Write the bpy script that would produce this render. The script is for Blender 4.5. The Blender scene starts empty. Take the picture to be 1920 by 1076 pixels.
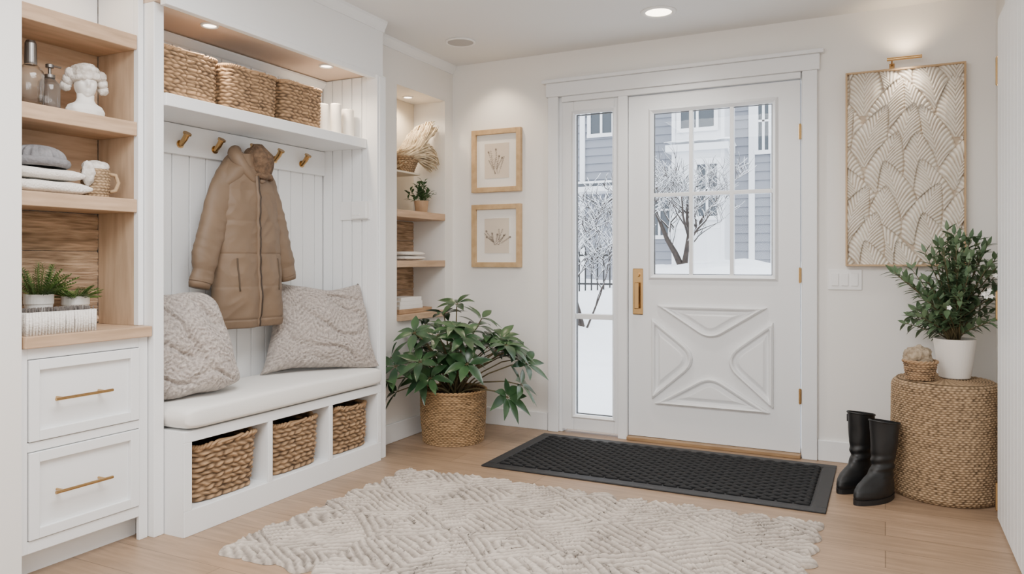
import bpy, math, random
from mathutils import Vector, Matrix, Euler, noise
SC = bpy.context.scene
C = SC.collection
RN = random.Random(11)
PI = math.pi

def tone(x):
    t = max(0, min(1, (math.log2(max(x,1e-6))+12.47393)/16.5))
    return 15.5*t**6-40.14*t**5+31.96*t**4-6.868*t**3+.4298*t*t+.1191*t-.00232
def inv(y):
    lo, hi = 1e-4, 8
    for _ in range(40):
        md = (lo*hi)**.5
        if tone(md) < y: lo = md
        else: hi = md
    return lo
def S(r, g, b, w=.32):
    f = lambda c: (c/255/12.92 if c/255 <= .04045 else ((c/255+.055)/1.055)**2.4)
    l = [f(c) for c in (r,g,b)]
    if min(r,g,b) > 212: return (*l, 1)
    k = [min(.9, inv(c/255)/2.6) for c in (r,g,b)]
    return tuple((a*(1-w)+b_*w)*.84 for a, b_ in zip(l,k))+(1,)

# ---------------------------------------------------------------- materials
def mat(name, c, rough=.55, metal=0, c2=None, scale=6, stretch=(1,1,1), detail=4, bscale=None, bstr=.3, bdist=.004,
        bstretch=(1,1,1), attr=False, sheen=0, emit=0, trans=0, contrast=(.35,.65), coat=0):
    m = bpy.data.materials.new(name); m.use_nodes = True
    nt = m.node_tree; N = nt.nodes; L = nt.links
    p = N['Principled BSDF']
    p.inputs['Base Color'].default_value = c
    p.inputs['Roughness'].default_value = rough
    p.inputs['Metallic'].default_value = metal
    if sheen: p.inputs['Sheen Weight'].default_value = sheen
    if coat: p.inputs['Coat Weight'].default_value = coat
    if trans: p.inputs['Transmission Weight'].default_value = trans
    if emit:
        p.inputs['Emission Color'].default_value = c; p.inputs['Emission Strength'].default_value = emit
    tc = N.new('ShaderNodeTexCoord')
    if c2 is not None:
        mx = N.new('ShaderNodeMix'); mx.data_type = 'RGBA'
        mx.inputs[6].default_value = c; mx.inputs[7].default_value = c2
        if attr:
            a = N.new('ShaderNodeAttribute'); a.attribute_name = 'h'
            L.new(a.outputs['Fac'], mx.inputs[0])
        else:
            mp = N.new('ShaderNodeMapping'); mp.inputs['Scale'].default_value = stretch
            L.new(tc.outputs['Object'], mp.inputs['Vector'])
            n = N.new('ShaderNodeTexNoise'); n.inputs['Scale'].default_value = scale; n.inputs['Detail'].default_value = detail
            L.new(mp.outputs['Vector'], n.inputs['Vector'])
            mr = N.new('ShaderNodeMapRange'); mr.inputs[1].default_value = contrast[0]; mr.inputs[2].default_value = contrast[1]
            L.new(n.outputs['Fac'], mr.inputs[0]); L.new(mr.outputs[0], mx.inputs[0])
        L.new(mx.outputs[2], p.inputs['Base Color'])
    if bscale:
        mp = N.new('ShaderNodeMapping'); mp.inputs['Scale'].default_value = bstretch
        L.new(tc.outputs['Object'], mp.inputs['Vector'])
        n = N.new('ShaderNodeTexNoise'); n.inputs['Scale'].default_value = bscale; n.inputs['Detail'].default_value = 5
        L.new(mp.outputs['Vector'], n.inputs['Vector'])
        b = N.new('ShaderNodeBump'); b.inputs['Strength'].default_value = bstr; b.inputs['Distance'].default_value = bdist
        L.new(n.outputs['Fac'], b.inputs['Height']); L.new(b.outputs['Normal'], p.inputs['Normal'])
    return m

def floor_mat():
    m = bpy.data.materials.new('oak_floor'); m.use_nodes = True
    nt = m.node_tree; N = nt.nodes; L = nt.links; p = N['Principled BSDF']; p.inputs['Roughness'].default_value = .42
    tc = N.new('ShaderNodeTexCoord')
    br = N.new('ShaderNodeTexBrick'); br.offset = .37
    br.inputs['Scale'].default_value = 1; br.inputs['Brick Width'].default_value = 1.5; br.inputs['Row Height'].default_value = .17
    br.inputs['Mortar Size'].default_value = .0018; br.inputs['Mortar Smooth'].default_value = .3
    br.inputs['Color1'].default_value = S(194,168,140,.45); br.inputs['Color2'].default_value = S(180,154,126,.45); br.inputs['Mortar'].default_value = S(138,114,90)
    L.new(tc.outputs['Object'], br.inputs['Vector'])
    mp = N.new('ShaderNodeMapping'); mp.inputs['Scale'].default_value = (1.3, 14, 1)
    L.new(tc.outputs['Object'], mp.inputs['Vector'])
    n = N.new('ShaderNodeTexNoise'); n.inputs['Scale'].default_value = 3; n.inputs['Detail'].default_value = 7; n.inputs['Distortion'].default_value = .6
    L.new(mp.outputs['Vector'], n.inputs['Vector'])
    mr = N.new('ShaderNodeMapRange'); mr.inputs[1].default_value = .3; mr.inputs[2].default_value = .7; mr.inputs[3].default_value = .76; mr.inputs[4].default_value = 1.1
    L.new(n.outputs['Fac'], mr.inputs[0])
    mx = N.new('ShaderNodeMix'); mx.data_type = 'RGBA'; mx.blend_type = 'MULTIPLY'; mx.inputs[0].default_value = 1
    L.new(br.outputs['Color'], mx.inputs[6]); L.new(mr.outputs[0], mx.inputs[7])
    L.new(mx.outputs[2], p.inputs['Base Color'])
    b = N.new('ShaderNodeBump'); b.inputs['Strength'].default_value = .12; b.inputs['Distance'].default_value = .002
    L.new(n.outputs['Fac'], b.inputs['Height']); L.new(b.outputs['Normal'], p.inputs['Normal'])
    return m

def glass_mat():
    m = bpy.data.materials.new('window_glass'); m.use_nodes = True
    nt = m.node_tree; N = nt.nodes; L = nt.links
    for n in list(N):
        if n.type == 'BSDF_PRINCIPLED': N.remove(n)
    out = [n for n in N if n.type == 'OUTPUT_MATERIAL'][0]
    t = N.new('ShaderNodeBsdfTransparent'); g = N.new('ShaderNodeBsdfGlossy'); g.inputs['Roughness'].default_value = .02
    mx = N.new('ShaderNodeMixShader'); mx.inputs[0].default_value = .010
    L.new(t.outputs[0], mx.inputs[1]); L.new(g.outputs[0], mx.inputs[2]); L.new(mx.outputs[0], out.inputs['Surface'])
    return m

WHITE = mat('white_paint', S(237,238,238), .45)
WALL = mat('wall_paint', S(235,232,227), .8, bscale=120, bstr=.05, bdist=.001)
CEIL = mat('ceiling_paint', S(231,230,228), .9)
DOORW = mat('door_paint', S(231,232,233), .35)
OAK = mat('light_oak', S(216,190,160), .5, c2=S(198,170,138), scale=5, stretch=(6,1,10), detail=6, bscale=30, bstr=.08, bdist=.001, bstretch=(8,1,8))
OAKV = mat('light_oak_upright', S(216,194,166), .5, c2=S(201,176,147), scale=5, stretch=(8,8,1), detail=6)
RUSTIC = mat('rustic_board', S(226,206,178), .9, c2=S(176,150,120), scale=7, stretch=(2,1.6,26), detail=10)
FRAMEW = mat('maple_frame', S(218,193,150), .45, c2=S(206,178,133), scale=9, stretch=(3,1,3))
FLOOR = floor_mat()
GLASS = glass_mat()
BRASS = mat('brushed_brass', S(210,180,128), .24, 1, bscale=200, bstr=.03)
WICKER = mat('water_hyacinth', S(88,66,44), .8, c2=S(206,174,133), attr=True, bscale=140, bstr=.7, bdist=.003, bstretch=(1,1,2.5))  # dark tone goes to the gaps, cavity shade carried in the colour
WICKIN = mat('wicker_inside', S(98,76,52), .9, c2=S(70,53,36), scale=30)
SEAGR = mat('seagrass', S(104,80,50), .8, c2=S(208,176,130), attr=True, bscale=200, bstr=.5, bdist=.002)
RUSH = mat('rush_cord', S(106,84,58), .8, c2=S(208,181,143), attr=True, bscale=240, bstr=.5, bdist=.002)
CUSH = mat('cream_linen', S(230,227,221), .9, bscale=240, bstr=.25, bdist=.002, sheen=.2)
PILL = mat('chunky_knit', S(148,139,132), .95, c2=S(218,210,203), attr=True, bscale=110, bstr=.9, bdist=.006, sheen=.15)
RUG = mat('rug_wool', S(118,107,97), .95, c2=S(218,210,200), attr=True, bscale=150, bstr=.8, bdist=.004, sheen=.1)  # darker tone is groove shade put into the wool colour by height
COAT = mat('khaki_nylon', S(143,119,95), .62, c2=S(132,109,86), scale=5, bscale=18, bstr=.2, bdist=.006)
COATD = mat('khaki_trim', S(98,81,64), .8)
ZIPM = mat('bronze_zip', S(72,58,46), .5, .4)
CAPK = mat('brown_knit', S(140,112,86), .95, c2=S(102,80,60), scale=50, bscale=140, bstr=.9, bdist=.006)
LEAFD = mat('dark_leaf', S(44,76,50), .28, c2=S(76,110,68), scale=9, detail=2)
LEAFB = mat('blue_green_leaf', S(86,116,80), .5, c2=S(126,150,112), scale=12, detail=2)
FERN = mat('fern_green', S(110,142,66), .55, c2=S(72,106,48), scale=20)
STEM = mat('green_stem', S(110,98,64), .7)
BARK = mat('bark', S(78,68,62), .9, c2=S(54,47,45), scale=20)
SOIL = mat('soil', S(64,48,36), .95, bscale=60, bstr=.8)
CERAM = mat('white_ceramic', S(236,229,220), .4)
BLACKR = mat('black_rubber', S(24,25,27), .46, bscale=26, bstr=.12)
MATR = mat('mat_rubber', S(38,39,42), .55)
MATF = mat('mat_ribs', S(24,25,28), .75, bscale=200, bstr=.5)
PAPER = mat('print_paper', S(226,218,206), .9)
MATB = mat('mount_board', S(235,231,224), .9)
INK = mat('sepia_ink', S(150,136,122), .9)
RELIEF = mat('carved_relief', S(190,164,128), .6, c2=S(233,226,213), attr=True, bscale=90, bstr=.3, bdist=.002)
WAX = mat('candle_wax', S(236,230,221), .5)
CLEAR = mat('seeded_glass', (.95,.96,.96,1), .03, trans=1, bscale=60, bstr=.25)
SMOKE = mat('smoked_glass', (.42,.40,.38,1), .06, trans=.9)
STEEL = mat('pewter_metal', S(150,146,142), .35, 1)
PLASTER = mat('plaster', S(234,230,223), .85, bscale=60, bstr=.25, bdist=.002)
KNITW = mat('white_yarn', S(234,228,220), .95, c2=S(210,202,192), scale=40, bscale=130, bstr=.8, bdist=.005)
KNITG = mat('grey_yarn', S(164,162,164), .95, c2=S(138,136,138), scale=30, bscale=130, bstr=.8, bdist=.005)
TOWEL = mat('towel_cotton', S(233,227,219), .95, bscale=160, bstr=.9, bdist=.006)
MESHC = mat('mesh_cloth_beige', S(204,188,164), .95, c2=S(172,154,128), scale=60, bscale=120, bstr=1, bdist=.006)
TAN = mat('tan_cup', S(206,176,140), .6, c2=S(186,154,118), scale=14)
FELT = mat('grey_felt', S(128,120,114), .95, bscale=150, bstr=.6)
PLUME = mat('cream_yarn', S(234,221,199), .95, c2=S(208,190,160), scale=40, bscale=150, bstr=.6)
PAGE = mat('book_page', S(226,219,209), .9)
BOOKW = mat('book_cover', S(233,230,225), .6)
PLAST = mat('white_plastic', S(238,237,235), .35)
LAMP = mat('lamp_lens', (1, .86, .68, 1), .5, emit=9)
SNOW = mat('snow', S(240,244,250), .8, bscale=3, bstr=.3, bdist=.05)
SIDING = mat('grey_siding', S(150,154,164), .7)
TRIMW = mat('house_trim', S(220,222,226), .6)
DGLASS = mat('dark_pane', S(70,80,90), .1)
IRON = mat('black_iron', S(26,26,28), .5)
FLOWER = mat('white_petal', S(238,236,228), .6)

# ---------------------------------------------------------------- mesh builder
class M:
    def __init__(s): s.v = []; s.f = []; s.h = []
    def add(s, vs, fs, hs=None):
        n = len(s.v); s.v += [tuple(v) for v in vs]; s.f += [tuple(i+n for i in f) for f in fs]
        s.h += hs if hs else [0.8]*len(vs); return s
    def box(s, x0, x1, y0, y1, z0, z1):
        x0, x1 = min(x0,x1), max(x0,x1); y0, y1 = min(y0,y1), max(y0,y1); z0, z1 = min(z0,z1), max(z0,z1)
        return s.add([(x0,y0,z0),(x1,y0,z0),(x1,y1,z0),(x0,y1,z0),(x0,y0,z1),(x1,y0,z1),(x1,y1,z1),(x0,y1,z1)],
                     [(0,3,2,1),(4,5,6,7),(0,1,5,4),(1,2,6,5),(2,3,7,6),(3,0,4,7)])
    def prism(s, poly, fn0, fn1):
        n = len(poly); vs = [fn0(p) for p in poly]+[fn1(p) for p in poly]
        fs = [tuple(range(n))[::-1], tuple(range(n,2*n))]+[(i,(i+1)%n,n+(i+1)%n,n+i) for i in range(n)]
        return s.add(vs, fs)
    def grid(s, fn, nu, nv, cu=False, cv=False):
        U = nu if cu else nu+1; V = nv if cv else nv+1
        vs = []; hs = []
        for j in range(V):
            for i in range(U):
                p = fn(i/nu, j/nv); vs.append(p[:3]); hs.append(p[3] if len(p) > 3 else .8)
        fs = [(j*U+i, j*U+(i+1)%U, ((j+1)%V)*U+(i+1)%U, ((j+1)%V)*U+i) for j in range(nv) for i in range(nu)]
        return s.add(vs, fs, hs)
    def tube(s, pts, rad, n=8, cap=True):
        pts = [Vector(p) for p in pts]; k = len(pts)
        if not isinstance(rad, (list, tuple)): rad = [rad]*k
        vs = []; ref = None
        for i, p in enumerate(pts):
            t = (pts[min(i+1,k-1)]-pts[max(i-1,0)]).normalized()
            if ref is None: ref = Vector((0,0,1)) if abs(t.z) < .9 else Vector((1,0,0))
            a = t.cross(ref)
            if a.length < 1e-5: a = t.orthogonal()
            a.normalize(); b = t.cross(a); ref = ref - t*ref.dot(t)
            if ref.length < 1e-5: ref = b
            for q in range(n):
                w = 2*PI*q/n; vs.append(p+(a*math.cos(w)+b*math.sin(w))*rad[i])
        fs = [(i*n+q, i*n+(q+1)%n, (i+1)*n+(q+1)%n, (i+1)*n+q) for i in range(k-1) for q in range(n)]
        if cap: fs += [tuple(range(n))[::-1], tuple(range((k-1)*n, k*n))]
        return s.add(vs, fs)
    def lathe(s, prof, n=32, c=(0,0,0)):
        k = len(prof); vs = [(c[0]+r*math.cos(2*PI*q/n), c[1]+r*math.sin(2*PI*q/n), c[2]+z) for r, z in prof for q in range(n)]
        fs = [(i*n+q, i*n+(q+1)%n, (i+1)*n+(q+1)%n, (i+1)*n+q) for i in range(k-1) for q in range(n)]
        if prof[0][0] > 1e-6: fs.append(tuple(range(n))[::-1])
        if prof[-1][0] > 1e-6: fs.append(tuple(range((k-1)*n, k*n)))
        return s.add(vs, fs)
    def blob(s, c, rx, ry, rz, nu=20, nv=12, amp=0, fr=8):
        def fn(u, v):
            a = 2*PI*u; b = PI*(v-.5)
            d = Vector((math.cos(b)*math.cos(a), math.cos(b)*math.sin(a), math.sin(b)))
            k = 1+amp*noise.noise(d*fr*.3+Vector(c)*7)
            return (c[0]+d.x*rx*k, c[1]+d.y*ry*k, c[2]+d.z*rz*k)
        return s.grid(fn, nu, nv, cu=True)
    def leaf(s, base, d, up, Ln, W, droop=.3, n=5, fold=.25, clamp=None, pw=.8):
        d = Vector(d).normalized(); side = d.cross(Vector(up))
        if side.length < 1e-3: side = d.orthogonal()
        side.normalize(); nn = side.cross(d); vs = []
        for i in range(n+1):
            t = i/n; p = Vector(base)+d*Ln*t-Vector((0,0,1))*droop*Ln*t*t
            w = W*.5*math.sin(PI*min(1, t**pw*.97+.03)) if i < n else 0.0005
            for q in (p-side*w+nn*w*fold, p, p+side*w+nn*w*fold):
                vs.append(clamp(q) if clamp else q)
        fs = []
        for i in range(n): a = i*3; fs += [(a,a+1,a+4,a+3),(a+1,a+2,a+5,a+4)]
        return s.add(vs, fs)

ORG = {}
def org(o):
    p = Vector((0,0,0))
    while o: p += ORG[o]; o = o.parent
    return p
def setp(o, label=None, cat=None, group=None, kind=None):
    if label: o['label'] = label
    if cat: o['category'] = cat
    if group: o['group'] = group
    if kind: o['kind'] = kind
    return o
def build(name, m, material, parent=None, loc=None, smooth=False, bevel=0, local=False, sub=0, seg=2):
    """vertices in world space unless local"""
    base = Vector(loc) if loc is not None else Vector((0,0,0))
    off = Vector((0,0,0)) if local else ((org(parent) if parent else Vector((0,0,0)))+base)
    me = bpy.data.meshes.new(name)
    me.from_pydata([(v[0]-off.x, v[1]-off.y, v[2]-off.z) for v in m.v], [], m.f)
    a = me.attributes.new('h', 'FLOAT', 'POINT'); a.data.foreach_set('value', m.h)
    if smooth: me.polygons.foreach_set('use_smooth', [True]*len(me.polygons))
    me.update(); me.materials.append(material)
    o = bpy.data.objects.new(name, me); C.objects.link(o)
    o.location = base; ORG[o] = base
    if parent: o.parent = parent
    if bevel:
        b = o.modifiers.new('bevel', 'BEVEL'); b.width = bevel; b.segments = seg; b.limit_method = 'ANGLE'; b.angle_limit = .6
    if sub:
        b = o.modifiers.new('sub', 'SUBSURF'); b.levels = sub; b.render_levels = sub
    return o
def thing(name, label, cat, loc=(0,0,0), rz=0, group=None, kind=None):
    o = bpy.data.objects.new(name, None); C.objects.link(o); o.empty_display_size = .1
    o.location = loc; o.rotation_euler = (0,0,rz); ORG[o] = Vector(loc)
    return setp(o, label, cat, group, kind)
def struct(name, m, material, label, cat, **k):
    return setp(build(name, m, material, **k), label, cat, kind='structure')

# ---------------------------------------------------------------- camera
TH = math.radians(26.45); EYE = 1.06
cam = bpy.data.cameras.new('camera'); co = bpy.data.objects.new('camera', cam); C.objects.link(co)
co.location = (0,0,EYE); co.rotation_euler = (PI/2, 0, TH)
cam.sensor_width = 36; cam.lens = 36*1407/1920; cam.shift_y = -50/1920; cam.clip_start = .05
SC.camera = co

# ---------------------------------------------------------------- room shell
ZC = 2.35; YB = 4.30
struct('floor', M().box(-2.95,.60,-1.6,4.44,-.06,0), FLOOR, 'light oak plank floor of the entry hall', 'floor')
struct('ceiling', M().box(-2.95,.60,-1.7,4.44,ZC,ZC+.08), CEIL, 'plain white ceiling over the entry', 'ceiling')
m = M().box(-2.95,-1.83,YB,4.44,0,ZC).box(-.385,.60,YB,4.44,0,ZC).box(-1.83,-.385,YB,4.44,2.07,ZC)
struct('wall_back', m, WALL, 'cream painted wall around the front door', 'wall')
m = M().box(-2.95,-2.84,1.478,3.335,0,ZC).box(-2.95,-2.52,-1.6,1.478,0,ZC)
m.box(-2.95,-2.58,3.335,YB,0,.70).box(-2.95,-2.58,3.335,YB,2.10,ZC).box(-2.95,-2.58,3.335,3.66,.70,2.10).box(-2.95,-2.58,4.2,YB,.70,2.10).box(-2.95,-2.84,3.66,4.2,.70,2.10)
struct('wall_left', m, WALL, 'white wall behind the built-in storage, with a shelf niche', 'wall')
m = M().box(.48,.60,3.62,YB,0,ZC).box(.48,.60,2.72,3.62,2.06,ZC).box(.48,.60,-1.6,2.72,0,ZC)
struct('wall_right', m, WALL, 'cream wall on the right beside the woven stool', 'wall')
struct('wall_front', M().box(-2.95,.60,-1.7,-1.6,0,ZC), WALL, 'cream wall behind the viewer, facing the front door', 'wall')
struct('baseboard_back', M().box(-2.565,-1.885,4.283,YB,0,.11).box(-.32,.48,4.283,YB,0,.11), WHITE, 'white baseboard along the front door wall', 'baseboard', bevel=.004)
struct('baseboard_left', M().box(-2.58,-2.563,3.335,YB,0,.11), WHITE, 'white baseboard below the shelf niche', 'baseboard', bevel=.004)
struct('baseboard_right', M().box(.464,.48,3.73,4.283,0,.11), WHITE, 'white baseboard behind the woven stool', 'baseboard', bevel=.004)
def crown(m, x, y0, y1):
    poly = [(x,ZC-.055),(x+.008,ZC-.055),(x+.012,ZC-.042),(x+.028,ZC-.014),(x+.031,ZC),(x,ZC)]
    m.prism(poly, lambda p: (p[0],y0,p[1]), lambda p: (p[0],y1,p[1]))
m = M(); crown(m,-2.44,1.478,3.335); crown(m,-2.58,3.335,YB)
struct('trim_1', m, WHITE, 'white crown moulding above the built-in storage', 'crown moulding')

# door casing
m = M().box(-1.878,-1.81,4.272,YB,0,2.07).box(-.398,-.322,4.272,YB,0,2.07)
m.box(-1.89,-.31,4.268,YB,2.07,2.155).box(-1.915,-.29,4.255,YB,2.155,2.178)
m.box(-1.83,-1.79,YB,4.42,0,2.07).box(-.405,-.385,YB,4.42,0,2.07).box(-1.79,-.405,4.28,4.42,2.035,2.07)
m.box(-1.425,-1.368,4.275,4.42,0,2.035)
struct('trim_2', m, DOORW, 'white door casing with flat header around door and sidelight', 'door casing', bevel=.004)
# sidelight
m = M().box(-1.79,-1.715,4.295,4.36,.02,2.035).box(-1.455,-1.425,4.295,4.36,.02,2.035).box(-1.715,-1.455,4.295,4.36,.02,.105).box(-1.715,-1.455,4.295,4.36,1.965,2.035)
w1 = struct('window_1', m, DOORW, 'tall narrow sidelight window left of the front door', 'window', bevel=.004)
build('pane', M().box(-1.715,-1.455,4.332,4.336,.105,1.965), GLASS, w1)
build('muntin', M().box(-1.715,-1.455,4.308,4.35,.700,.732), DOORW, w1, bevel=.003)
def ringbead(x0, x1, z0, z1, w, y0, y1):
    m = M(); o = [(x0,z0),(x1,z0),(x1,z1),(x0,z1)]; i_ = [(x0+w,z0+w),(x1-w,z0+w),(x1-w,z1-w),(x0+w,z1-w)]
    c = [(x0+w*.45,z0+w*.45),(x1-w*.45,z0+w*.45),(x1-w*.45,z1-w*.45),(x0+w*.45,z1-w*.45)]
    vs = [(p[0],y1,p[1]) for p in o]+[(p[0],y0,p[1]) for p in c]+[(p[0],y1+.004,p[1]) for p in i_]
    fs = [(r*4+k, r*4+(k+1)%4, (r+1)*4+(k+1)%4, (r+1)*4+k) for r in range(2) for k in range(4)]
    return m.add(vs, fs)
build('glazing_bead', ringbead(-1.728,-1.442,.092,1.978,.024,4.285,4.2945), DOORW, w1)
GASK = mat('gasket_grey', S(110,112,114), .6)
def gasket(x0, x1, z0, z1, y0, y1, w=.006):
    return M().box(x0,x0+w,y0,y1,z0,z1).box(x1-w,x1,y0,y1,z0,z1).box(x0+w,x1-w,y0,y1,z0,z0+w).box(x0+w,x1-w,y0,y1,z1-w,z1)
build('gasket', gasket(-1.7045,-1.4655,.1155,1.9545,4.318,4.331), GASK, w1)

# front door
gx0,gx1,gz0,gz1 = -1.225,-.541,.965,1.93
m = M().box(-1.365,gx0,4.30,4.345,.025,2.03).box(gx1,-.41,4.30,4.345,.025,2.03).box(gx0,gx1,4.30,4.345,gz1,2.03).box(gx0,gx1,4.30,4.345,.025,gz0)
d1 = struct('door_1', m, DOORW, 'white front door with six panes over a crossed panel', 'door')
build('pane', M().box(gx0,gx1,4.318,4.322,gz0,gz1), GLASS, d1)
m = M()
for k in (1,2):
    x = gx0+(gx1-gx0)*k/3; m.box(x-.011,x+.011,4.303,4.338,gz0,gz1)
m.box(gx0,gx1,4.3035,4.3375,1.43,1.452)
build('muntin', m, DOORW, d1, bevel=.003)
build('glazing_bead', ringbead(gx0-.020,gx1+.020,gz0-.020,gz1+.020,.032,4.286,4.2995), DOORW, d1)
build('gasket', gasket(gx0+.0125,gx1-.0125,gz0+.0125,gz1-.0125,4.308,4.3175,.004), GASK, d1)
# crossed panel: four triangles with a wide bevelled moulding, the X between them stays flush
def rounded(pts, rs, n=10):
    out = []; k = len(pts)
    for i in range(k):
        p = Vector(pts[i]); a = Vector(pts[i-1]); b = Vector(pts[(i+1)%k]); r = rs[i]
        if r <= 0: out.append(p); continue
        p0 = p+(a-p).normalized()*r; p1 = p+(b-p).normalized()*r
        for j in range(n+1):
            t = j/n; out.append(p0*(1-t)**2+p*2*t*(1-t)+p1*t*t)
    return out
cx, cz = -.885, .512
tris = [ [(-.315,.290),(.315,.290),(0,.090)], [(-.340,-.268),(-.340,.215),(-.045,-.012)],
         [(.340,.215),(.340,-.268),(.045,-.012)], [(.330,-.290),(-.330,-.290),(0,-.095)] ]
for k, t in enumerate(tris):
    A, B, D = [Vector(p) for p in t]
    a_, b_, c_ = (B-D).length, (A-D).length, (A-B).length
    I = (A*a_+B*b_+D*c_)/(a_+b_+c_); area = abs((B-A).x*(D-A).y-(B-A).y*(D-A).x)/2; inr = 2*area/(a_+b_+c_)
    pts = rounded(t, [.015,.015,.085 if k in (0,3) else .14])
    prof = [(0,4.3008),(.002,4.286),(.010,4.277),(.018,4.280),(.025,4.2955),(.031,4.2992),(.036,4.2985),(.054,4.285),(.058,4.2845)]
    n = len(pts); vs = []
    for d, y in prof:
        s_ = 1-d/inr
        vs += [(cx+I.x+(p.x-I.x)*s_, y, cz+I.y+(p.y-I.y)*s_) for p in pts]
    fs = [(r*n+i, r*n+(i+1)%n, (r+1)*n+(i+1)%n, (r+1)*n+i) for r in range(len(prof)-1) for i in range(n)]
    fs.append(tuple(range((len(prof)-1)*n, len(prof)*n)))
    build('raised_panel', M().add(vs, fs), DOORW, d1)
hd = build('door_handle', M().box(-1.338,-1.276,4.290,4.30,.74,1.012), BRASS, d1, bevel=.004)
m = M().box(-1.320,-1.294,4.262,4.270,.775,.93).box(-1.315,-1.299,4.27,4.291,.785,.80).box(-1.315,-1.299,4.27,4.291,.905,.92)
build('grip', m, BRASS, hd, bevel=.003)
build('lock_cylinder', M().tube([(-1.307,4.29,.975),(-1.307,4.274,.975)], .013, 20), BRASS, hd)
for z in (.33,.98,1.75):
    build('hinge', M().box(-.416,-.403,4.288,4.302,z-.038,z+.038).tube([(-.409,4.288,z-.042),(-.409,4.288,z+.042)],.005,10), BRASS, d1)
struct('trim_3', M().box(-1.368,-.405,4.262,4.42,0,.022), mat('oak_threshold', S(188,156,114), .45, c2=S(162,130,92), scale=8, stretch=(1,6,6)), 'honey oak threshold strip under the front door', 'threshold', bevel=.004)

# side door on the right
m = M()
y = 2.77
while y < 3.60:
    m.box(.408,.44,y,min(y+.078,3.607),.012,2.04); y += .08
m.box(.413,.44,2.76,3.607,.012,2.04)
d2 = struct('door_2', m, WHITE, 'white grooved side door at the right edge', 'door', bevel=.003)
for z in (.10,.877,1.83):
    build('hinge', M().box(.402,.442,3.607,3.62,z-.055,z+.055).tube([(.412,3.614,z-.06),(.412,3.614,z+.06)],.008,10), BRASS, d2)
struct('trim_4', M().box(.446,.48,3.622,3.715,0,2.12).box(.446,.48,2.70,3.715,2.06,2.15), WHITE, 'white casing around the grooved side door', 'door casing', bevel=.004)

# ---------------------------------------------------------------- left built-in: drawers, worktop, shelves
t = thing('drawer_cabinet', 'white two-drawer base cabinet at the left, under the oak worktop', 'cabinet', (-2.66,1.715,0))
m = M().box(-2.835,-2.546,1.482,1.952,.09,.769).box(-2.835,-2.60,1.482,1.952,0,.09)
build('body', m, WHITE, t)
m = M().box(-2.546,-2.53,1.482,1.502,.09,.769).box(-2.546,-2.53,1.915,1.952,0,.769).box(-2.546,-2.53,1.502,1.915,.732,.769).box(-2.546,-2.53,1.502,1.915,.425,.456).box(-2.546,-2.53,1.502,1.915,.09,.13)
build('face_frame', m, WHITE, t, bevel=.002)
for z0, z1, hz in ((.459,.729,.592),(.133,.422,.278)):
    a,b = 1.505,1.912
    m = M().box(-2.546,-2.538,a,b,z0,z1).box(-2.538,-2.524,a,a+.035,z0,z1).box(-2.538,-2.524,b-.035,b,z0,z1).box(-2.538,-2.524,a+.035,b-.035,z0,z0+.035).box(-2.538,-2.524,a+.035,b-.035,z1-.035,z1)
    d = build('drawer', m, WHITE, t, bevel=.002)
    m = M().tube([(-2.498,1.577,hz),(-2.498,1.785,hz)], .0055, 10)
    for yy in (1.605,1.757): m.tube([(-2.54,yy,hz),(-2.498,yy,hz)], .0045, 8)
    build('drawer_pull', m, BRASS, d)
setp(build('worktop', M().box(-2.835,-2.505,1.482,1.953,.77,.81), OAK, loc=(-2.66,1.715,.77), bevel=.003), 'light oak worktop on the two-drawer cabinet', 'worktop')
t = thing('shelf_unit', 'open oak shelf unit above the two-drawer cabinet', 'shelf unit', (-2.66,1.715,.81))
for z0, z1 in ((1.243,1.293),(1.535,1.588),(1.865,1.92)):
    build('shelf', M().box(-2.79,-2.56,1.482,1.93,z0,z1), OAK, t, bevel=.003)
build('side_panel', M().box(-2.79,-2.582,1.931,1.953,.811,1.90), OAKV, t)
build('face_stile', M().box(-2.582,-2.555,1.931,1.953,.811,ZC-.002), WHITE, t, bevel=.002)
# rough split boards: real relief on the front face
def boards(y0, y1, zs, xf, seed):
    m = M()
    for k in range(len(zs)-1):
        a, b = zs[k], zs[k+1]-.002
        def fn(u, v, a=a, b=b, k=k):
            y = y0+(y1-y0)*u; z = a+(b-a)*v
            r = .55*noise.noise(Vector((y*5,z*55,seed+k)))+.45*noise.noise(Vector((y*16,z*150,seed+k+5)))+.25*noise.noise(Vector((y*9,z*18,seed+k+9)))
            e = min(1, min(v,1-v)*14)
            return (xf-.008+.006*e+.009*r*e, y, z, max(0,min(1,.60+1.0*r)))
        m.grid(fn, 80, 56)
        m.box(-2.837,xf-.012,y0,y1,a,b)
    return m
RUSTA = mat('rustic_split_board', S(140,112,84), .92, c2=S(228,206,176), attr=True, bscale=30, bstr=.8, bdist=.008, bstretch=(2,1.4,20))
build('rustic_back', boards(1.482,1.931,(.812,.947,1.097,1.243),-2.79,3), RUSTA, t, smooth=False)
build('back_panel', M().box(-2.835,-2.795,1.482,1.931,1.25,1.90), OAK, t)
build('upper_panel', M().box(-2.835,-2.795,1.482,1.931,1.902,ZC-.002).box(-2.79,-2.582,1.931,1.953,1.902,ZC-.002), WHITE, t)

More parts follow.
